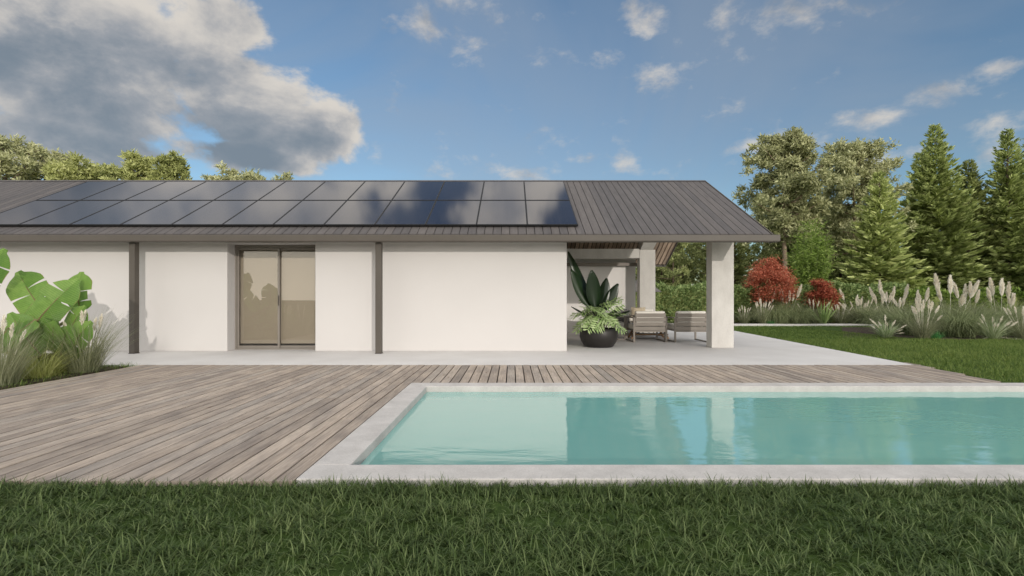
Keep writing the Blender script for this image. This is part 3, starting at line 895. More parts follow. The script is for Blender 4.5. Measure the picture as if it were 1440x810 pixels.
# ------------------------------------------------------------------ GRASSES AND SHRUBS
def clump_nb(n, R0, L, lean, curl, wd, nseg=4):
    b = np.zeros((n, 3)); r = R0 * np.sqrt(rng.uniform(0, 1, n)); a = rng.uniform(0, 2 * PI, n)
    b[:, 0] = r * np.cos(a); b[:, 1] = r * np.sin(a)
    nb = NB()
    nb.add(blades(b, a + rng.normal(0, .5, n), rng.uniform(*L, n), np.abs(rng.normal(*lean, n)), rng.uniform(*curl, n), rng.uniform(*wd, n), nseg))
    return nb
def plume_mesh(L, r, n, name='plume', hair=.11, stalk=.6):
    """feathery flower head on a stalk: root at origin, grows along +z"""
    nb = NB(); nb.tube([(0, 0, 0), (0, 0, stalk + L * .9)], [.005, .003], 4)
    t = rng.uniform(0, 1, n) ** .9
    rr = r * np.sin(PI * np.clip(.12 + .82 * t, 0, 1)) ** .8
    a = rng.uniform(0, 2 * PI, n)
    c = np.stack([rr * .25 * np.cos(a), rr * .25 * np.sin(a), stalk + L * t * .9], 1)
    d = np.stack([np.cos(a) * rr / r * .55, np.sin(a) * rr / r * .55, np.full(n, 1.15)], 1) + rng.normal(0, .12, (n, 3))
    nb.add(diamonds(c, d, hair * rng.uniform(.6, 1.1, n) * (1.1 - .4 * t), r * .32))
    return nb.mesh(name)
def grass_plant(name, leaf_nb, leaf_mat, plume_me, heads, loc, label, cat, group, plume_mat='plume'):
    """heads: (azimuth, lean, root_radius, scale)"""
    root = tag(empty(name, loc), label, cat, group)
    if leaf_nb is not None: leaf_nb.build('leaves', M[leaf_mat], root)
    if plume_me is not None:
        if not plume_me.materials: plume_me.materials.append(M[plume_mat])
        for (az, ln, r, s) in heads:
            o = bpy.data.objects.new('plume', plume_me); COL.objects.link(o); o.parent = root
            o.location = (r * math.cos(az), r * math.sin(az), .1)
            o.rotation_euler = (0, ln, az); o.scale = (s, s, s)
    return root
def heads(n, lean, r=.12, s=(.85, 1.1)):
    return [(i * 2.4 + random.uniform(-.4, .4), abs(random.gauss(lean, lean * .55)), r * random.random(), random.uniform(*s)) for i in range(n)]

plume_tall = plume_mesh(.62, .080, 330, hair=.14, stalk=1.12)
plume_mid = plume_mesh(.25, .034, 130, hair=.065, stalk=.66)
plume_small = plume_mesh(.20, .032, 90, hair=.06, stalk=.40)

def gpos(px, d, dz=0): return ((px - HX) * d / F, d, GZ + dz)
G_P = 'pampas grasses in the garden beds'; G_F = 'fountain grasses in the garden beds'; G_W = 'pale striped grass clumps at the bed edge'; G_M = 'olive grass mounds in the garden beds'; G_T = 'fresh green tufts at the bed edge'
def pampas(px, d, label, n=8, top=1.85):
    s = top / 1.85; n = max(4, n - 3)
    nb = clump_nb(700, .25, (.9, 1.65), (.30, .20), (.7, 1.9), (.008, .015), 5)
    o = grass_plant('pampas_grass', nb, 'pampas_leaf', plume_tall, heads(n, .24, .16, (.65, 1.08)), gpos(px, d), label, 'pampas grass', G_P)
    o.scale = (s, s, s); return o
def fountain(px, d, label, n=11, top=.95):
    s = top / .95
    nb = clump_nb(520, .14, (.5, .95), (.30, .16), (.3, 1.2), (.005, .009), 4)
    o = grass_plant('fountain_grass', nb, 'pampas_leaf', plume_mid, heads(n, .33, .1), gpos(px, d), label, 'fountain grass', G_F)
    o.scale = (s, s, s); return o
def striped(px, d, label, s=1.0):
    nb = clump_nb(260, .08, (.40, .75), (.45, .30), (.3, 1.0), (.010, .020), 4)
    o = grass_plant('striped_grass', nb, 'white_tip', plume_small, heads(13, .75, .06, (.7, 1.05)), gpos(px, d), label, 'striped grass', G_W)
    o.scale = (s, s, s); return o
def mound(px, d, label, s=1.0):
    k = random.uniform(.78, 1.12); nb = clump_nb(int(1300 * k), .36 * k, (.9 * k, 1.6 * k), (.20, .16), (1.3, 2.6), (.009, .016), 6)
    o = grass_plant('grass_mound', nb, 'mound_leaf', None, [], gpos(px, d), label, 'grass mound', G_M)
    o.scale = (s, s, s); return o
def tuft(px, d, label, s=1.0):
    nb = clump_nb(160, .10, (.15, .3), (.4, .3), (.2, .8), (.008, .014), 3)
    o = grass_plant('green_tuft', nb, 'tuft', None, [], gpos(px, d), label, 'grass tuft', G_T); o.scale = (s, s, s); return o

# bed along the far path
fountain(1046, 20.6, 'low fountain grass beside the front concrete pillar, at the start of the far bed', 9, .8)
pampas(1073, 21.5, 'pampas grass with cream plumes in front of the larger red maple, nearer the pillar', 7, 1.6)
fountain(1072, 20.5, 'fountain grass with thin pale heads below the larger red maple', 10, 1.0)
pampas(1107, 21.3, 'tall pampas grass with cream plumes between the two red maples', 9, 1.95)
mound(1092, 20.7, 'olive grass mound under the larger red maple, half of a pair', .98)
mound(1120, 20.6, 'olive grass mound between the two red maples beside the path', 1.02)
tuft(1084, 20.25, 'fresh green tuft beside the far path below the larger red maple', 1.0)
fountain(1142, 21.2, 'small fountain grass just to the left of the smaller red maple', 6, 1.1)
ag = grass_plant('sword_leaf_plant', clump_nb(46, .07, (.7, 1.35), (.38, .28), (-.1, .4), (.05, .085), 4), 'agave', None, [], gpos(1158, 20.6), 'bright green plant with sword leaves in front of the smaller red maple', 'plant', None)
fountain(1182, 20.6, 'pale low fountain grass to the right of the bright sword leaved plant', 10, .85)
pampas(1203, 21.4, 'pampas grass with short cream plumes in front of the hedge, right of the maples', 7, 1.6)
fountain(1211, 20.5, 'fountain grass with many pale heads where the far path ends', 12, 1.1)
pampas(1243, 20.3, 'tall pampas grass with broad cream plumes at the right end of the hedge', 10, 1.9)
mound(1236, 19.8, 'olive grass mound at the right end of the far path', 1.0)
# nearer bed on the lawn
striped(1246, 13.5, 'white tipped striped grass at the left tip of the lawn bed', .95)
mound(1285, 14.6, 'olive grass mound behind the white tipped grass at the bed tip', 1.05)
pampas(1262, 17.0, 'pampas grass with plumes leaning apart behind the left tip of the lawn bed', 6, 1.75)
fountain(1297, 13.3, 'upright fountain grass between two olive mounds at the lawn edge', 13, 1.0)
pampas(1290, 16.2, 'pampas grass with pinkish plumes behind the upright fountain grass', 7, 1.6)
tuft(1316, 13.2, 'fresh green tuft at the lawn edge below the big olive mound', 1.0)
mound(1347, 13.9, 'biggest olive grass mound with hanging blades at the lawn edge', 1.12)
mound(1378, 14.9, 'olive grass mound behind the right hand white tipped grass', 1.1)
pampas(1337, 15.5, 'tallest pampas grass with feathery cream plumes behind the biggest mound', 9, 1.95)
pampas(1362, 16.2, 'pampas grass with tall pale plumes under the dark spruce trunks', 8, 1.9)
striped(1396, 13.0, 'white tipped striped grass with arching blades in front of the right mounds', 1.08)
pampas(1408, 15.6, 'pampas grass with pale plumes right of the spruce trunks', 8, 1.8)
mound(1425, 14.3, 'olive grass mound at the right edge of the lawn bed', 1.1)
fountain(1438, 13.4, 'fountain grass with one thick leaning head at the right picture edge', 9, .95)
pampas(1432, 16.4, 'pampas grass with low plumes at the right picture edge', 7, 1.7)
mound(1318, 16.8, 'olive grass mound deep in the lawn bed between pampas plumes', 1.1)
mound(1462, 15.0, 'olive grass mound half cut by the right picture edge', 1.1)

# hedge: leaf shell over a twiggy core
def hedge(x0, x1, y0, y1, h, label, name='hedge', fol='hedge'):
    root = tag(empty(name, ((x0 + x1) / 2, (y0 + y1) / 2, GZ)), label, 'hedge')
    lx, ly = (x1 - x0) / 2, (y1 - y0) / 2
    MB().box((-lx + .15, -ly + .15, 0), (lx - .15, ly - .15, h - .2)).build('branches', M['spruce_dark'], root)
    nb = NB()
    for (n, kind) in ((int((x1 - x0) * h * 480), 'f'), (int((x1 - x0) * (y1 - y0) * 420), 't'), (int((x1 - x0) * h * 150), 'b')):
        P = np.zeros((n, 3)); P[:, 0] = rng.uniform(-lx, lx, n)
        wob = .16 * np.sin(P[:, 0] * 2.1) + .11 * np.sin(P[:, 0] * 5.3 + 1) + .07 * np.sin(P[:, 0] * 11.0)
        if kind == 'f': P[:, 1] = -ly + np.abs(rng.normal(0, .12, n)) + wob * .7; P[:, 2] = rng.uniform(0, h, n) + wob * .5; nd = np.array([0, -1, .4])
        elif kind == 't': P[:, 1] = rng.uniform(-ly, ly, n); P[:, 2] = h - np.abs(rng.normal(0, .10, n)) + wob * .6; nd = np.array([0, -.2, 1])
        else: P[:, 1] = ly - np.abs(rng.normal(0, .1, n)); P[:, 2] = rng.uniform(0, h, n); nd = np.array([0, 1, .4])
        D = rng.normal(0, .7, (n, 3)) + nd
        ln = rng.uniform(.09, .22, n)
        nb.add(diamonds(P, D, ln, ln * .45))
    nb.build('foliage', M[fol], root)
hedge(17.4, 24.5, 20.6, 21.6, 1.42, 'low yellow green shrub mass behind the pampas grasses under the spruces', 'shrub', 'bamboo')
hedge(4.6, 18.6, 22.0, 23.0, 1.72, 'long clipped green hedge behind the far bed and the red maples')

# red maples
def maple(loc, H, R, label, seed_pads=46, leaf=(.055, .095)):
    crown, tr = NB(), NB()
    for i in range(5):
        a = i * 1.26 + .3; tr.tube([(0, 0, 0), (.12 * R * math.cos(a), .12 * R * math.sin(a), H * .3), (.5 * R * math.cos(a), .5 * R * math.sin(a), H * .62)], [.05, .035, .012], 6)
    seed_pads = int(seed_pads * 1.5)
    for i in range(seed_pads):
        q = ((i + .5) / seed_pads); a = i * 2.4
        el = math.asin(min(1, max(-.12, 1 - 1.15 * q)))
        rr = rng.uniform(.62, 1.12)
        c = np.array([R * rr * math.cos(el) * math.cos(a), R * rr * math.cos(el) * math.sin(a), H * .42 + (H * .56) * rr * math.sin(el)])
        k = 230; pr = R * .30
        P = c + rng.normal(0, 1, (k, 3)) * np.array([pr * .55, pr * .55, pr * .34])
        D = np.stack([P[:, 0], P[:, 1], np.full(k, -.15 * R)], 1) + rng.normal(0, .5 * R, (k, 3))
        ln = rng.uniform(*leaf, k)
        crown.add(diamonds(P, D, ln, ln * .6, np.tile([0, 0, 1.0], (k, 1)) + rng.normal(0, .5, (k, 3))))
    return tree('red_maple', (crown, tr), 'maple', 'bark', loc, 0, label, 'maple tree', 'red maples by the hedge')
maple(gpos(1082, 21.9), 3.05, .93, 'larger dome shaped red maple beside the front concrete pillar')
maple(gpos(1153, 21.9), 1.98, .64, 'smaller round red maple low in front of the hedge', 34)

# feathery light green tree
def feather_tree(loc, H, R, label):
    crown, tr = NB(), NB()
    for i in range(26):
        a = i * 2.4; q = (i + .5) / 26; r = R * math.sqrt(q); h = H * (1 - .38 * q) * rng.uniform(.9, 1.05)
        tip = np.array([r * math.cos(a), r * math.sin(a), h])
        tr.tube([(.1 * math.cos(a), .1 * math.sin(a), 0), (.6 * r * math.cos(a), .6 * r * math.sin(a), h * .6), tuple(tip)], [.02, .014, .004], 4)
        k = 420
        t = rng.uniform(.06, 1, k)
        P = np.stack([.9 * tip[0] * t ** .8, .9 * tip[1] * t ** .8, h * t], 1) + rng.normal(0, .17, (k, 3))
        b = rng.uniform(0, 2 * PI, k)
        D = np.stack([np.cos(b), np.sin(b), rng.normal(.35, .4, k)], 1)
        ln = rng.uniform(.12, .28, k)
        crown.add(diamonds(P, D, ln, ln * .26))
    return tree('feathery_tree', (crown, tr), 'bamboo', 'stem', loc, 0, label, 'tree')
feather_tree(gpos(1140, 26.5), 5.5, 1.25, 'feathery light green tree rising behind the hedge between the two maples')

# tall trees on the right
G_S = 'spruces at the right of the garden'; G_PI = 'pines right of the house'
tree('pine_tree', pine_nb(11.6, 2.55, 44, .42, 105, 9), 'pine', 'bark_pine', gpos(1108, 32), 0, 'tall pine with bare lower trunk just right of the roof end', 'pine tree', G_PI)
tree('pine_tree', pine_nb(12.0, 2.5, 46, .36, 105, 9), 'pine', 'bark_pine', gpos(1205, 34.5), 0, 'broad crowned pine between the tall trunked pine and the spruces', 'pine tree', G_PI)
sA = tree('spruce_tree', spruce_nb(14.0, 3.3, 330, 8.5, low=.13), 'spruce', 'bark', gpos(1315, 35), 0, 'tallest pointed spruce with a pale green tip', 'spruce tree', G_S)
tree('spruce_tree', spruce_nb(12.3, 2.4, 230, 8.5), 'spruce', 'bark', gpos(1293, 36.3), 0, 'slim spruce crowded against the left side of the tallest spruce', 'spruce tree', G_S)
tree('spruce_tree', spruce_nb(9.1, 2.5, 240, 9), 'spruce', 'bark', gpos(1237, 30), 0, 'shorter pale tipped spruce in front of the broad crowned pine', 'spruce tree', G_S)
tree('spruce_tree', spruce_nb(11.8, 2.9, 260, 8.5, low=.14), 'spruce_dark', 'bark', gpos(1362, 36.5), 0, 'darker spruce standing between the two tallest pointed spruces', 'spruce tree', G_S)
tree('spruce_tree', spruce_nb(13.7, 2.95, 270, 8.2, lift=.06, low=.15), 'spruce', 'bark', gpos(1417, 35.2), 0, 'tall pointed spruce near the right picture edge', 'spruce tree', G_S)
clone(sA, gpos(1462, 37), 4.0, 1.06, 'spruce mostly cut off by the right picture edge', G_S)

# trees showing above the roof on the left
G_L = 'trees behind the roof'
lt = [(8, 30, 10.7, 2.3, 'dark round topped tree above the left end of the roof ridge'), (57, 32, 10.9, 2.1, 'bushy tree above the roof, next to the leftmost dark tree'),
      (118, 31, 9.5, 2.0, 'low bushy tree above the roof between the round tree and the spiky ones'), (150, 33, 9.9, 1.7, 'small olive tree behind the roof, left of the spiky topped tree'),
      (190, 31, 10.3, 1.6, 'spiky topped light tree above the solar panels'), (241, 31, 10.2, 1.5, 'pointed light tree above the panels, right of the spiky topped tree')]
for i, (px, d, H, R, lb) in enumerate(lt):
    fol = 'pine' if i in (0, 1) else 'left_trees'
    pf = None if i < 4 else (lambda u: max(.12, (1 - u) ** .7))
    tree('garden_tree', pine_nb(H, R, 34, .45, 85, 5, prof=pf), fol, 'bark', gpos(px, d), 0, lb, 'tree', G_L)
for px, d, H, lb in ((330, 30, 8.8, 'flat branched cedar top above the panels, the taller of two'), (378, 30, 8.3, 'flat branched cedar top above the panels, the lower and right one')):
    tree('cedar_tree', pine_nb(H, 2.3, 26, .5, 75, 5, flat=.25, prof=lambda u: .9 - .55 * u), 'pine', 'bark', gpos(px, d), 0, lb, 'cedar tree', G_L)

# far wood: one mass behind the garden
def wood(name, spots, fol='forest'):
    kinds = [pine_nb(10.5, 2.5, 30, .30, 60, 4, leaf=(.22, .45)), spruce_nb(11, 2.8, 170, 5.5), pine_nb(9.0, 2.6, 28, .18, 60, 4, leaf=(.22, .45))]
    K = [(k[0].arrays(), k[1].arrays()) for k in kinds]
    cr, tr = NB(), NB()
    for i, (x, y, s) in enumerate(spots):
        (cv, cf), (tv, tf) = K[i % 3]
        a = rng.uniform(0, 6.28); R_ = np.array([[math.cos(a), -math.sin(a), 0], [math.sin(a), math.cos(a), 0], [0, 0, 1.0]]) * s
        off = np.array([x, y, GZ])
        cr.add((cv @ R_.T + off, cf)); tr.add((tv @ R_.T + off, tf))
    V1, F1 = cr.arrays(); V2, F2 = tr.arrays()
    me = np_mesh(name, np.concatenate([V1, V2]), [F1, F2 + len(V1)], np.concatenate([np.zeros(len(F1)), np.ones(len(F2))]))
    return tag(link(name, me, [M[fol], M['bark']]), kind='stuff')
spots = []
for i in range(40):
    x = 7 + 28 * (i + random.random()) / 40; y = random.uniform(38, 54)
    if x / y > .80: x = .80 * y * random.uniform(.5, 1)
    lim = .78 if x / y < .55 else .95
    spots.append((x, y, lim * random.uniform(.75, 1.05)))
wood('woods', spots)
# unseen wood on the sun side, added to shade the foot of the right-hand trees
spots = []
for i in range(12):
    spots.append((46 + 30 * (i + random.random()) / 12, random.uniform(-4, 8), random.uniform(1.05, 1.3)))
wood('shading_woods', spots)
for i, (x, y) in enumerate(((-13.5, -20), (-16.5, -24), (-12.5, -23))):
    nb = clump_nb(260, .22, (.8, 1.5), (.30, .18), (.5, 1.5), (.008, .014), 4)
    grass_plant('pampas_grass', nb, 'pampas_leaf', plume_tall, heads(8, .2), (x, y, GZ),
                'pampas grass across the front lawn that shows as a reflection in the sliding door', 'pampas grass', 'pampas grasses mirrored in the door')

# ------------------------------------------------------------------ LEFT BED
LB = (-7.75, 7.3, GZ)
ban = tag(empty('banana_plant', LB), 'banana plant with torn broad green leaves by the white wall', 'banana plant')
def banana_leaf(root_pt, base, tip, width, face, tears, bow=.10, fold=.18, tipw=.55):
    """stalk from root_pt to base, blade from base to tip; world points"""
    o = np.array(LB)
    base, tip, rp = np.array(base, float) - o, np.array(tip, float) - o, np.array(root_pt, float) - o
    ax = tip - base; L = np.linalg.norm(ax); ax /= L
    nrm = np.array(face, float); side = unit(np.cross(ax, nrm)); nrm = np.cross(side, ax)
    def mid(s): return base + ax * L * s + nrm * bow * L * (math.sin(PI * s) * .6 - s * s * .5)
    def hw(s): return width / 2 * min(1, (s / .16 + .05) ** .55) * min(1, ((1.0 - s) / .22 + .02)) ** .5
    V, Fq, AL, AC = [], [], [], []
    for sg in (-1, 1):
        cuts = [0.0] + sorted(t for t, q in tears if q == sg) + [1.0]
        for a, b in zip(cuts[:-1], cuts[1:]):
            n = max(2, int((b - a) / .06)); g = .018
            a2 = a + (g if a > 0 else 0); b2 = b - (g if b < 1 else 0)
            sag = rng.normal(0, .07); nv = len(V)
            for i in range(n + 1):
                sm = a + (b - a) * i / n; se = a2 + (b2 - a2) * i / n
                for j in range(5):
                    q = j / 4; s = sm + (se - sm) * q
                    # veins sweep towards the tip
                    AL.append(s); AC.append(q)
                    c = mid(min(1, s)); h = hw(min(.998, s + .05 * q))
                    V.append(c + side * sg * h * q + nrm * (fold * h * q - .22 * h * q * q + sag * h * q * q) + ax * (.06 * L * q * (1 - s)))
            for i in range(n):
                for j in range(4):
                    k = nv + i * 5 + j
                    Fq.append([k, k + 1, k + 6, k + 5] if sg > 0 else [k, k + 5, k + 6, k + 1])
    me = np_mesh('leaf', np.array(V), [np.array(Fq)], smooth=True)
    me.attributes.new('along', 'FLOAT', 'POINT').data.foreach_set('value', AL)
    me.attributes.new('across', 'FLOAT', 'POINT').data.foreach_set('value', AC)
    lf = link('leaf', me, M['banana'], ban)
    rb = MB().tube([tuple(rp), tuple((rp + base) / 2 + np.array([0, 0, .05])), tuple(base)] + [tuple(mid(s) - nrm * .004) for s in (.2, .4, .6, .8, .98)], [.03, .024, .018, .015, .012, .009, .006, .003], 6)
    rb.build('midrib', M['rib'], lf)
root_w = Vector((LB[0], LB[1], LB[2] + .15))
def bl(bx, by, bd, tx, ty, td, wd, face, tears, **k):
    banana_leaf(root_w, W(bx, by, bd), W(tx, ty, td), wd, face, tears, **k)
bl(72, 452, 7.2, 22, 380, 7.3, .50, (.35, -1, .25), [(.35, 1), (.62, 1), (.5, -1)])
bl(40, 468, 6.9, 108, 392, 7.1, .44, (.55, -1, .4), [(.3, 1), (.55, -1), (.75, -1), (.6, 1)])
bl(113, 438, 7.3, 112, 382, 7.3, .44, (-.1, -1, .15), [(.25, 1), (.5, 1), (.35, -1), (.7, -1)])
bl(74, 490, 7.1, 56, 440, 7.0, .42, (.2, -1, .2), [(.4, 1), (.6, -1)])
bl(95, 480, 7.15, 117, 430, 7.1, .40, (-.2, -1, .1), [(.4, 1), (.7, -1)])
bl(80, 498, 7.0, 74, 452, 6.8, .40, (0, -1, .3), [(.5, 1), (.45, -1)])
bl(12, 462, 6.6, -12, 498, 6.5, .42, (.1, -.8, .6), [(.4, 1), (.6, -1)])
bl(50, 450, 6.8, 4, 492, 6.5, .36, (-.2, -.9, .5), [(.4, 1), (.6, -1)])
bl(-35, 420, 6.9, 4, 350, 6.9, .46, (.2, -1, .2), [(.4, 1), (.6, -1), (.7, 1)])
bl(98, 500, 7.0, 126, 452, 6.95, .44, (-.15, -1, .2), [(.35, 1), (.6, 1), (.5, -1)])
bl(86, 505, 6.95, 96, 458, 6.85, .36, (.1, -1, .35), [(.5, 1), (.45, -1)])
bl(58, 500, 6.9, 12, 440, 6.75, .40, (.3, -1, .35), [(.35, 1), (.6, -1)])
MB().tube([(0, 0, 0), (0.02, 0, .35), (.0, .02, .62)], [.09, .075, .05], 10).build('stem', M['stem'], ban)

def lgrass(loc, n, L, lean, curl, wd, mat, pm, nh, hl, label, name, cat):
    nb = clump_nb(n, .16, L, lean, curl, wd, 5)
    return grass_plant(name, nb, mat, pm, heads(nh, hl, .1, (.7, .98)), loc, label, cat, 'grasses in the left bed')
lgrass((-6.42, 7.05, GZ), 900, (.55, 1.12), (.24, .17), (.2, 1.0), (.003, .0065), 'pampas_leaf', plume_mid, 6, .17, 'pale fountain grass arching over the deck corner beside the downpipe', 'fountain_grass', 'fountain grass')
lgrass((-6.50, 5.95, GZ), 620, (.5, 1.05), (.22, .16), (.2, .9), (.004, .008), 'pampas_leaf', plume_mid, 5, .16, 'tall pale fountain grass at the left picture edge beside the deck', 'fountain_grass', 'fountain grass')
lgrass((-7.05, 6.1, GZ), 260, (.5, .9), (.2, .14), (.2, .8), (.005, .010), 'pampas_leaf', plume_mid, 4, .2, 'fountain grass half hidden behind the one at the left picture edge', 'fountain_grass', 'fountain grass')
lgrass((-6.62, 6.55, GZ), 520, (.35, .72), (.4, .3), (.5, 1.6), (.005, .010), 'yellow_grass', None, 0, 0, 'yellow green sedge between the two pale fountain grasses', 'sedge', 'sedge')
lgrass((-6.85, 6.9, GZ), 520, (.35, .72), (.4, .3), (.5, 1.6), (.005, .010), 'yellow_grass', None, 0, 0, 'yellow green sedge in front of the banana stem', 'sedge', 'sedge')
nb = clump_nb(480, .35, (.08, .2), (.5, .3), (.2, 1.0), (.008, .014), 3)
wf = grass_plant('fern', clump_nb(160, .2, (.3, .5), (.5, .3), (.3, 1.2), (.02, .04), 4), 'hedge', None, [], (-7.2, 7.25, GZ), 'low green fern under the banana leaves', 'fern', None)

# ------------------------------------------------------------------ LAWNS
def lawn(name, poly_fn, x0, x1, y0, y1, n, L, wd, mat, nseg=3, lean=(.45, .30), curl=(.2, 1.5), clumpy=0):
    P = np.zeros((n, 3)); P[:, 0] = rng.uniform(x0, x1, n); P[:, 1] = rng.uniform(y0, y1, n); P[:, 2] = GZ
    if clumpy:
        c = np.stack([rng.uniform(x0, x1, clumpy), rng.uniform(y0, y1, clumpy)], 1)
        m = rng.uniform(size=n) < .8
        idx = rng.integers(0, clumpy, m.sum())
        P[m, :2] = c[idx] + rng.normal(0, .015, (m.sum(), 2))
    k = poly_fn(P[:, 0], P[:, 1]); P = P[k]; n = len(P)
    hf = 1 + .25 * np.sin(P[:, 0] * 3.1 + 1) * np.sin(P[:, 1] * 4.3) 
    V, Fq = blades(P, rng.uniform(0, 2 * PI, n), rng.uniform(*L, n) * hf, np.abs(rng.normal(*lean, n)), rng.uniform(*curl, n), rng.uniform(*wd, n), nseg)
    return tag(link(name, np_mesh(name, V, [Fq]), M[mat]), kind='stuff')
lawn('grass', lambda x, y: (y < 2.815), -4.4, 4.6, .8, 2.825, 105000, (.035, .10), (.005, .009), 'grass_near', 4, (.64, .36), (.2, 1.8), 5500)
def right_lawn(x, y):
    inbed = ((x < 7.95) & (y < 6.2)) | ((y > 12.9) & (x > 11.3) & (y < 18.5)) | (y > 19.2)
    return (x > edge_x(y) + .02) & ~inbed
lawn('grass', lambda x, y: y < 2.828, -4.4, 4.6, 2.68, 2.83, 9000, (.04, .09), (.0042, .0075), 'grass_near', 4, (.5, .34), (.2, 1.5), 1200)
lawn('grass', right_lawn, 6.0, 17, 2.4, 12.8, 150000, (.05, .10), (.007, .012), 'grass_far', 2, (.4, .3), (.2, 1.2))
lawn('grass', right_lawn, 6.8, 22, 12.8, 19.2, 110000, (.03, .065), (.010, .018), 'grass_far', 2, (.4, .3), (.2, 1.2))
lawn('grass', lambda x, y: (x < -6.17) & (y < 7.78), -9.5, -6.17, 4.2, 7.78, 16000, (.05, .13), (.005, .009), 'grass_far', 2, (.4, .3), (.2, 1.2))

# ------------------------------------------------------------------ LIGHT AND SKY
EL, AZ = 11.0, 24.0          # sun low behind the viewer's right shoulder
sv = Vector((math.sin(math.radians(AZ)) * math.cos(math.radians(EL)), -math.cos(math.radians(AZ)) * math.cos(math.radians(EL)), math.sin(math.radians(EL))))
sun = bpy.data.lights.new('sun', 'SUN'); sun.energy = 2.4; sun.angle = math.radians(.6); sun.color = (1, .93, .85)
so = bpy.data.objects.new('sun', sun); so.rotation_euler = (-sv).to_track_quat('-Z', 'Y').to_euler(); so.location = (20, -30, 20); COL.objects.link(so)

world = bpy.data.worlds.new('World'); scene.world = world; world.use_nodes = True
nt = world.node_tree; bg = nt.nodes['Background']
sky = N(nt, 'ShaderNodeTexSky', sky_type='NISHITA'); sky.sun_disc = False
sky.sun_elevation = math.radians(EL); sky.sun_rotation = math.radians(180 - AZ)
sky.air_density = 1.0; sky.dust_density = .6; sky.ozone_density = 2.0
HAZE_FILL = 25.0
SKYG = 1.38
ZEN_FILL, BACK_FILL = 1.7, 1.0
tc = N(nt, 'ShaderNodeTexCoord'); sep = N(nt, 'ShaderNodeSeparateXYZ'); nt.links.new(tc.outputs['Generated'], sep.inputs[0])
X_, Y_, Z_ = sep.outputs
az = N(nt, 'ShaderNodeMath', operation='ARCTAN2'); nt.links.new(X_, az.inputs[0]); nt.links.new(Y_, az.inputs[1]); az = az.outputs[0]
el = math_n(nt, 'ARCSINE', Z_)
def px_ae(px, py):
    return math.atan((px - HX) / F), math.atan((HY - py) / math.hypot(F, px - HX))
def blob(a0, e0, ra, re, pw):
    u = math_n(nt, 'MULTIPLY', math_n(nt, 'SUBTRACT', az, a0), 1 / ra); v = math_n(nt, 'MULTIPLY', math_n(nt, 'SUBTRACT', el, e0), 1 / re)
    d2 = math_n(nt, 'ADD', math_n(nt, 'MULTIPLY', u, u), math_n(nt, 'MULTIPLY', v, v))
    m = N(nt, 'ShaderNodeMapRange', interpolation_type='SMOOTHSTEP'); m.inputs[1].default_value = 1.0; m.inputs[2].default_value = 0.0
    m.inputs[3].default_value = 0; m.inputs[4].default_value = pw
    nt.links.new(math_n(nt, 'SQRT', d2), m.inputs[0]); return m.outputs[0]
def pblob(px, py, rx, ry, pw):
    a0, e0 = px_ae(px, py); a1, _ = px_ae(px + rx, py); a2, _ = px_ae(px - rx, py); _, e1 = px_ae(px, py - ry); _, e2 = px_ae(px, py + ry)
    return blob(a0, e0, abs(a1 - a2) / 2, abs(e1 - e2) / 2, pw)
def summed(lst, op='MAXIMUM'):
    r = lst[0]
    for b in lst[1:]: r = math_n(nt, op, r, b)
    return r
big = summed([pblob(120, 90, 450, 200, 1.1), pblob(330, 130, 270, 180, 1.05), pblob(430, 195, 185, 85, 1.0), pblob(330, 40, 170, 110, .95), pblob(-150, 150, 340, 280, 1.1), pblob(90, 205, 330, 80, .95), pblob(360, 222, 240, 50, 1.0), pblob(465, 185, 130, 95, 1.0)])
small = summed([pblob(630, 22, 125, 75, .86), pblob(905, 22, 75, 55, .76), pblob(857, 73, 40, 26, .72), pblob(945, 95, 85, 40, .76), pblob(950, 62, 40, 22, .6), pblob(1010, 40, 75, 48, .68),
                pblob(1130, 30, 130, 65, .74), pblob(1215, 168, 120, 32, .76), pblob(1310, 132, 110, 30, .74), pblob(1120, 197, 130, 24, .66), pblob(1400, 95, 100, 32, .72),
                pblob(765, 246, 130, 22, .78), pblob(882, 232, 44, 28, .68), pblob(820, 226, 40, 18, .62), pblob(470, 62, 22, 18, .5), pblob(1270, 218, 120, 24, .7), pblob(1420, 175, 110, 60, .66)])
# clouds elsewhere on the dome (mirrored by panels, glass and water; zenith and rear added as fill)
def smooth(v, a, b, o0=0., o1=1.):
    m = N(nt, 'ShaderNodeMapRange', interpolation_type='SMOOTHSTEP')
    for i, q in zip((1, 2, 3, 4), (a, b, o0, o1)): m.inputs[i].default_value = q
    nt.links.new(v, m.inputs[0]); return m.outputs[0]
zen = smooth(el, .85, 1.15)                     # unseen cloud overhead and behind the viewpoint, brightened as added fill light
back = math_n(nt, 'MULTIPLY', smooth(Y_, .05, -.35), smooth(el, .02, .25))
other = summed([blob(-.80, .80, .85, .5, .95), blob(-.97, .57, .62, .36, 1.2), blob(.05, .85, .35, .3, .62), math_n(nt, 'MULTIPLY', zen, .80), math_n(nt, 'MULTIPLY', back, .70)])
bias = summed([big, other])
def fbm(vec, scale, detail, rough):
    return noise(nt, vec, scale, detail, rough, .15)
mp = N(nt, 'ShaderNodeMapping'); mp.inputs['Scale'].default_value = (1, 1, 1.45); nt.links.new(tc.outputs['Generated'], mp.inputs[0])
n_a = fbm(mp.outputs[0], 5.2, 10, .58)
mp2 = N(nt, 'ShaderNodeMapping'); mp2.inputs['Scale'].default_value = (1, 1, 1.45); mp2.inputs['Location'].default_value = (.030, -.02, .050); nt.links.new(tc.outputs['Generated'], mp2.inputs[0])
n_b = fbm(mp2.outputs[0], 5.2, 10, .58)
dens = math_n(nt, 'ADD', math_n(nt, 'MULTIPLY', math_n(nt, 'SUBTRACT', n_a, .5), 2.2), math_n(nt, 'SUBTRACT', bias, .38))
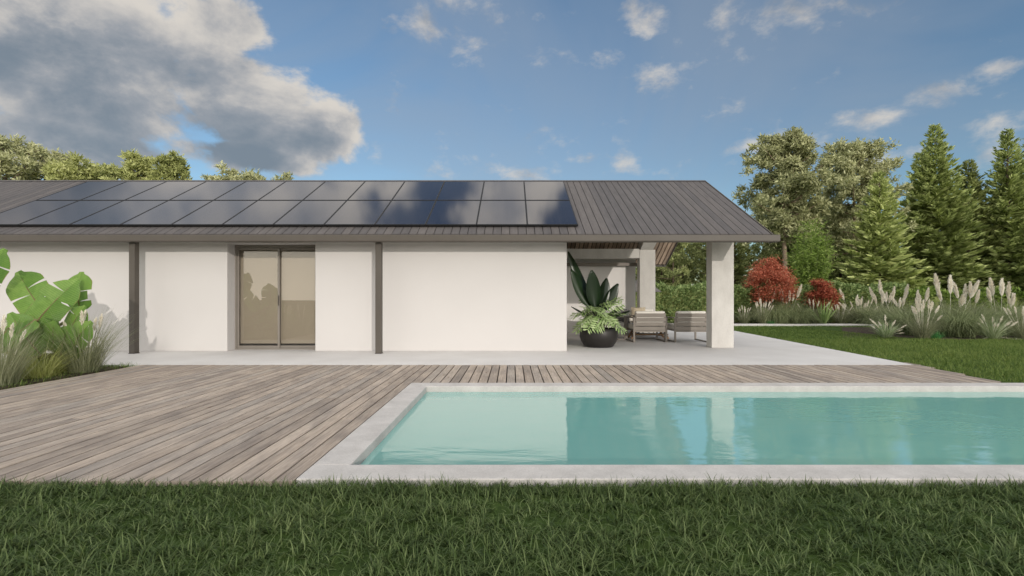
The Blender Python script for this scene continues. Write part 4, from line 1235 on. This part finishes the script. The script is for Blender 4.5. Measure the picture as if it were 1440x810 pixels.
def smooth(v, a, b, o0=0., o1=1.):
    m = N(nt, 'ShaderNodeMapRange', interpolation_type='SMOOTHSTEP')
    for i, q in zip((1, 2, 3, 4), (a, b, o0, o1)): m.inputs[i].default_value = q
    nt.links.new(v, m.inputs[0]); return m.outputs[0]
alpha_big = smooth(dens, .0, .28)
mp3 = N(nt, 'ShaderNodeMapping'); mp3.inputs['Scale'].default_value = (1, 1, 1.7); nt.links.new(tc.outputs['Generated'], mp3.inputs[0])
n_s = fbm(mp3.outputs[0], 11, 9, .62)
dens_s = math_n(nt, 'ADD', math_n(nt, 'MULTIPLY', math_n(nt, 'SUBTRACT', n_s, .5), 3.2), math_n(nt, 'SUBTRACT', small, .36))
alpha_s = math_n(nt, 'MULTIPLY', smooth(dens_s, -.12, .85), .80)
core = math_n(nt, 'MULTIPLY', smooth(dens, .15, .75), .42)
lit = math_n(nt, 'ADD', math_n(nt, 'MULTIPLY', math_n(nt, 'SUBTRACT', n_a, n_b), 2.6), .62)
dark_b = summed([pblob(290, 205, 300, 75, .46), pblob(90, 130, 190, 60, .3), pblob(-150, 150, 300, 150, .4)])
lit = math_n(nt, 'SUBTRACT', math_n(nt, 'SUBTRACT', lit, core), dark_b, False)
lit = smooth(lit, -.25, .85)
ccol = ramp(nt, lit, [(0.0, (.225, .275, .33)), (.4, (.39, .41, .44)), (.7, (.60, .58, .56)), (1.0, (.84, .78, .70))])
CG = 8.3
gain = math_n(nt, 'MULTIPLY', math_n(nt, 'ADD', math_n(nt, 'ADD', math_n(nt, 'MULTIPLY', zen, ZEN_FILL), math_n(nt, 'MULTIPLY', back, BACK_FILL)), math_n(nt, 'ADD', 1.0, smooth(el, .54, .66, 0., .8))), CG)
gc = N(nt, 'ShaderNodeCombineXYZ')
for q in range(3): nt.links.new(gain, gc.inputs[q])
ccol = mixc(nt, 1.0, ccol, gc.outputs[0], 'MULTIPLY')
alpha = math_n(nt, 'MAXIMUM', math_n(nt, 'MULTIPLY', alpha_big, .93), alpha_s)
skc = mixc(nt, 1.0, sky.outputs[0], (SKYG * .92, SKYG * 1.01, SKYG * 1.06), 'MULTIPLY')
# thin high veil
veil = math_n(nt, 'MULTIPLY', smooth(noise(nt, mp.outputs[0], 1.7, 5, .55, .6), .36, .70), .42)
skc = mixc(nt, veil, skc, (.38 * CG, .44 * CG, .52 * CG))
fin = mixc(nt, alpha, skc, ccol)
# added fill light: unseen warm haze band along the horizon, sun's side
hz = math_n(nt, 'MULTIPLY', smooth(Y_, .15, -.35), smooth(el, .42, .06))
fin = mixc(nt, math_n(nt, 'MULTIPLY', hz, .9), fin, (HAZE_FILL * 1.04, HAZE_FILL, HAZE_FILL * .93))
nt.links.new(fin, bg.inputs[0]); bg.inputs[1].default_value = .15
world.cycles.sampling_method = 'MANUAL'; world.cycles.sample_map_resolution = 1024

# ------------------------------------------------------------------ CAMERA
cam = bpy.data.cameras.new('camera'); cam.sensor_width = 36; cam.lens = 36 * F / 1440; cam.shift_y = 15 / 1440
cam.clip_start = .05; cam.clip_end = 2000
co = bpy.data.objects.new('camera', cam); co.location = (0, 0, EYE); co.rotation_euler = (PI / 2, 0, 0); COL.objects.link(co)
scene.camera = co
vs_ = scene.view_settings; vs_.view_transform = 'Standard'; vs_.look = 'None'; vs_.gamma = 1; vs_.use_curve_mapping = False
vs_.exposure = -0.55
scene.cycles.max_bounces = 8; scene.cycles.transparent_max_bounces = 12; scene.cycles.caustics_reflective = False; scene.cycles.caustics_refractive = False
scene.cycles.use_denoising = True
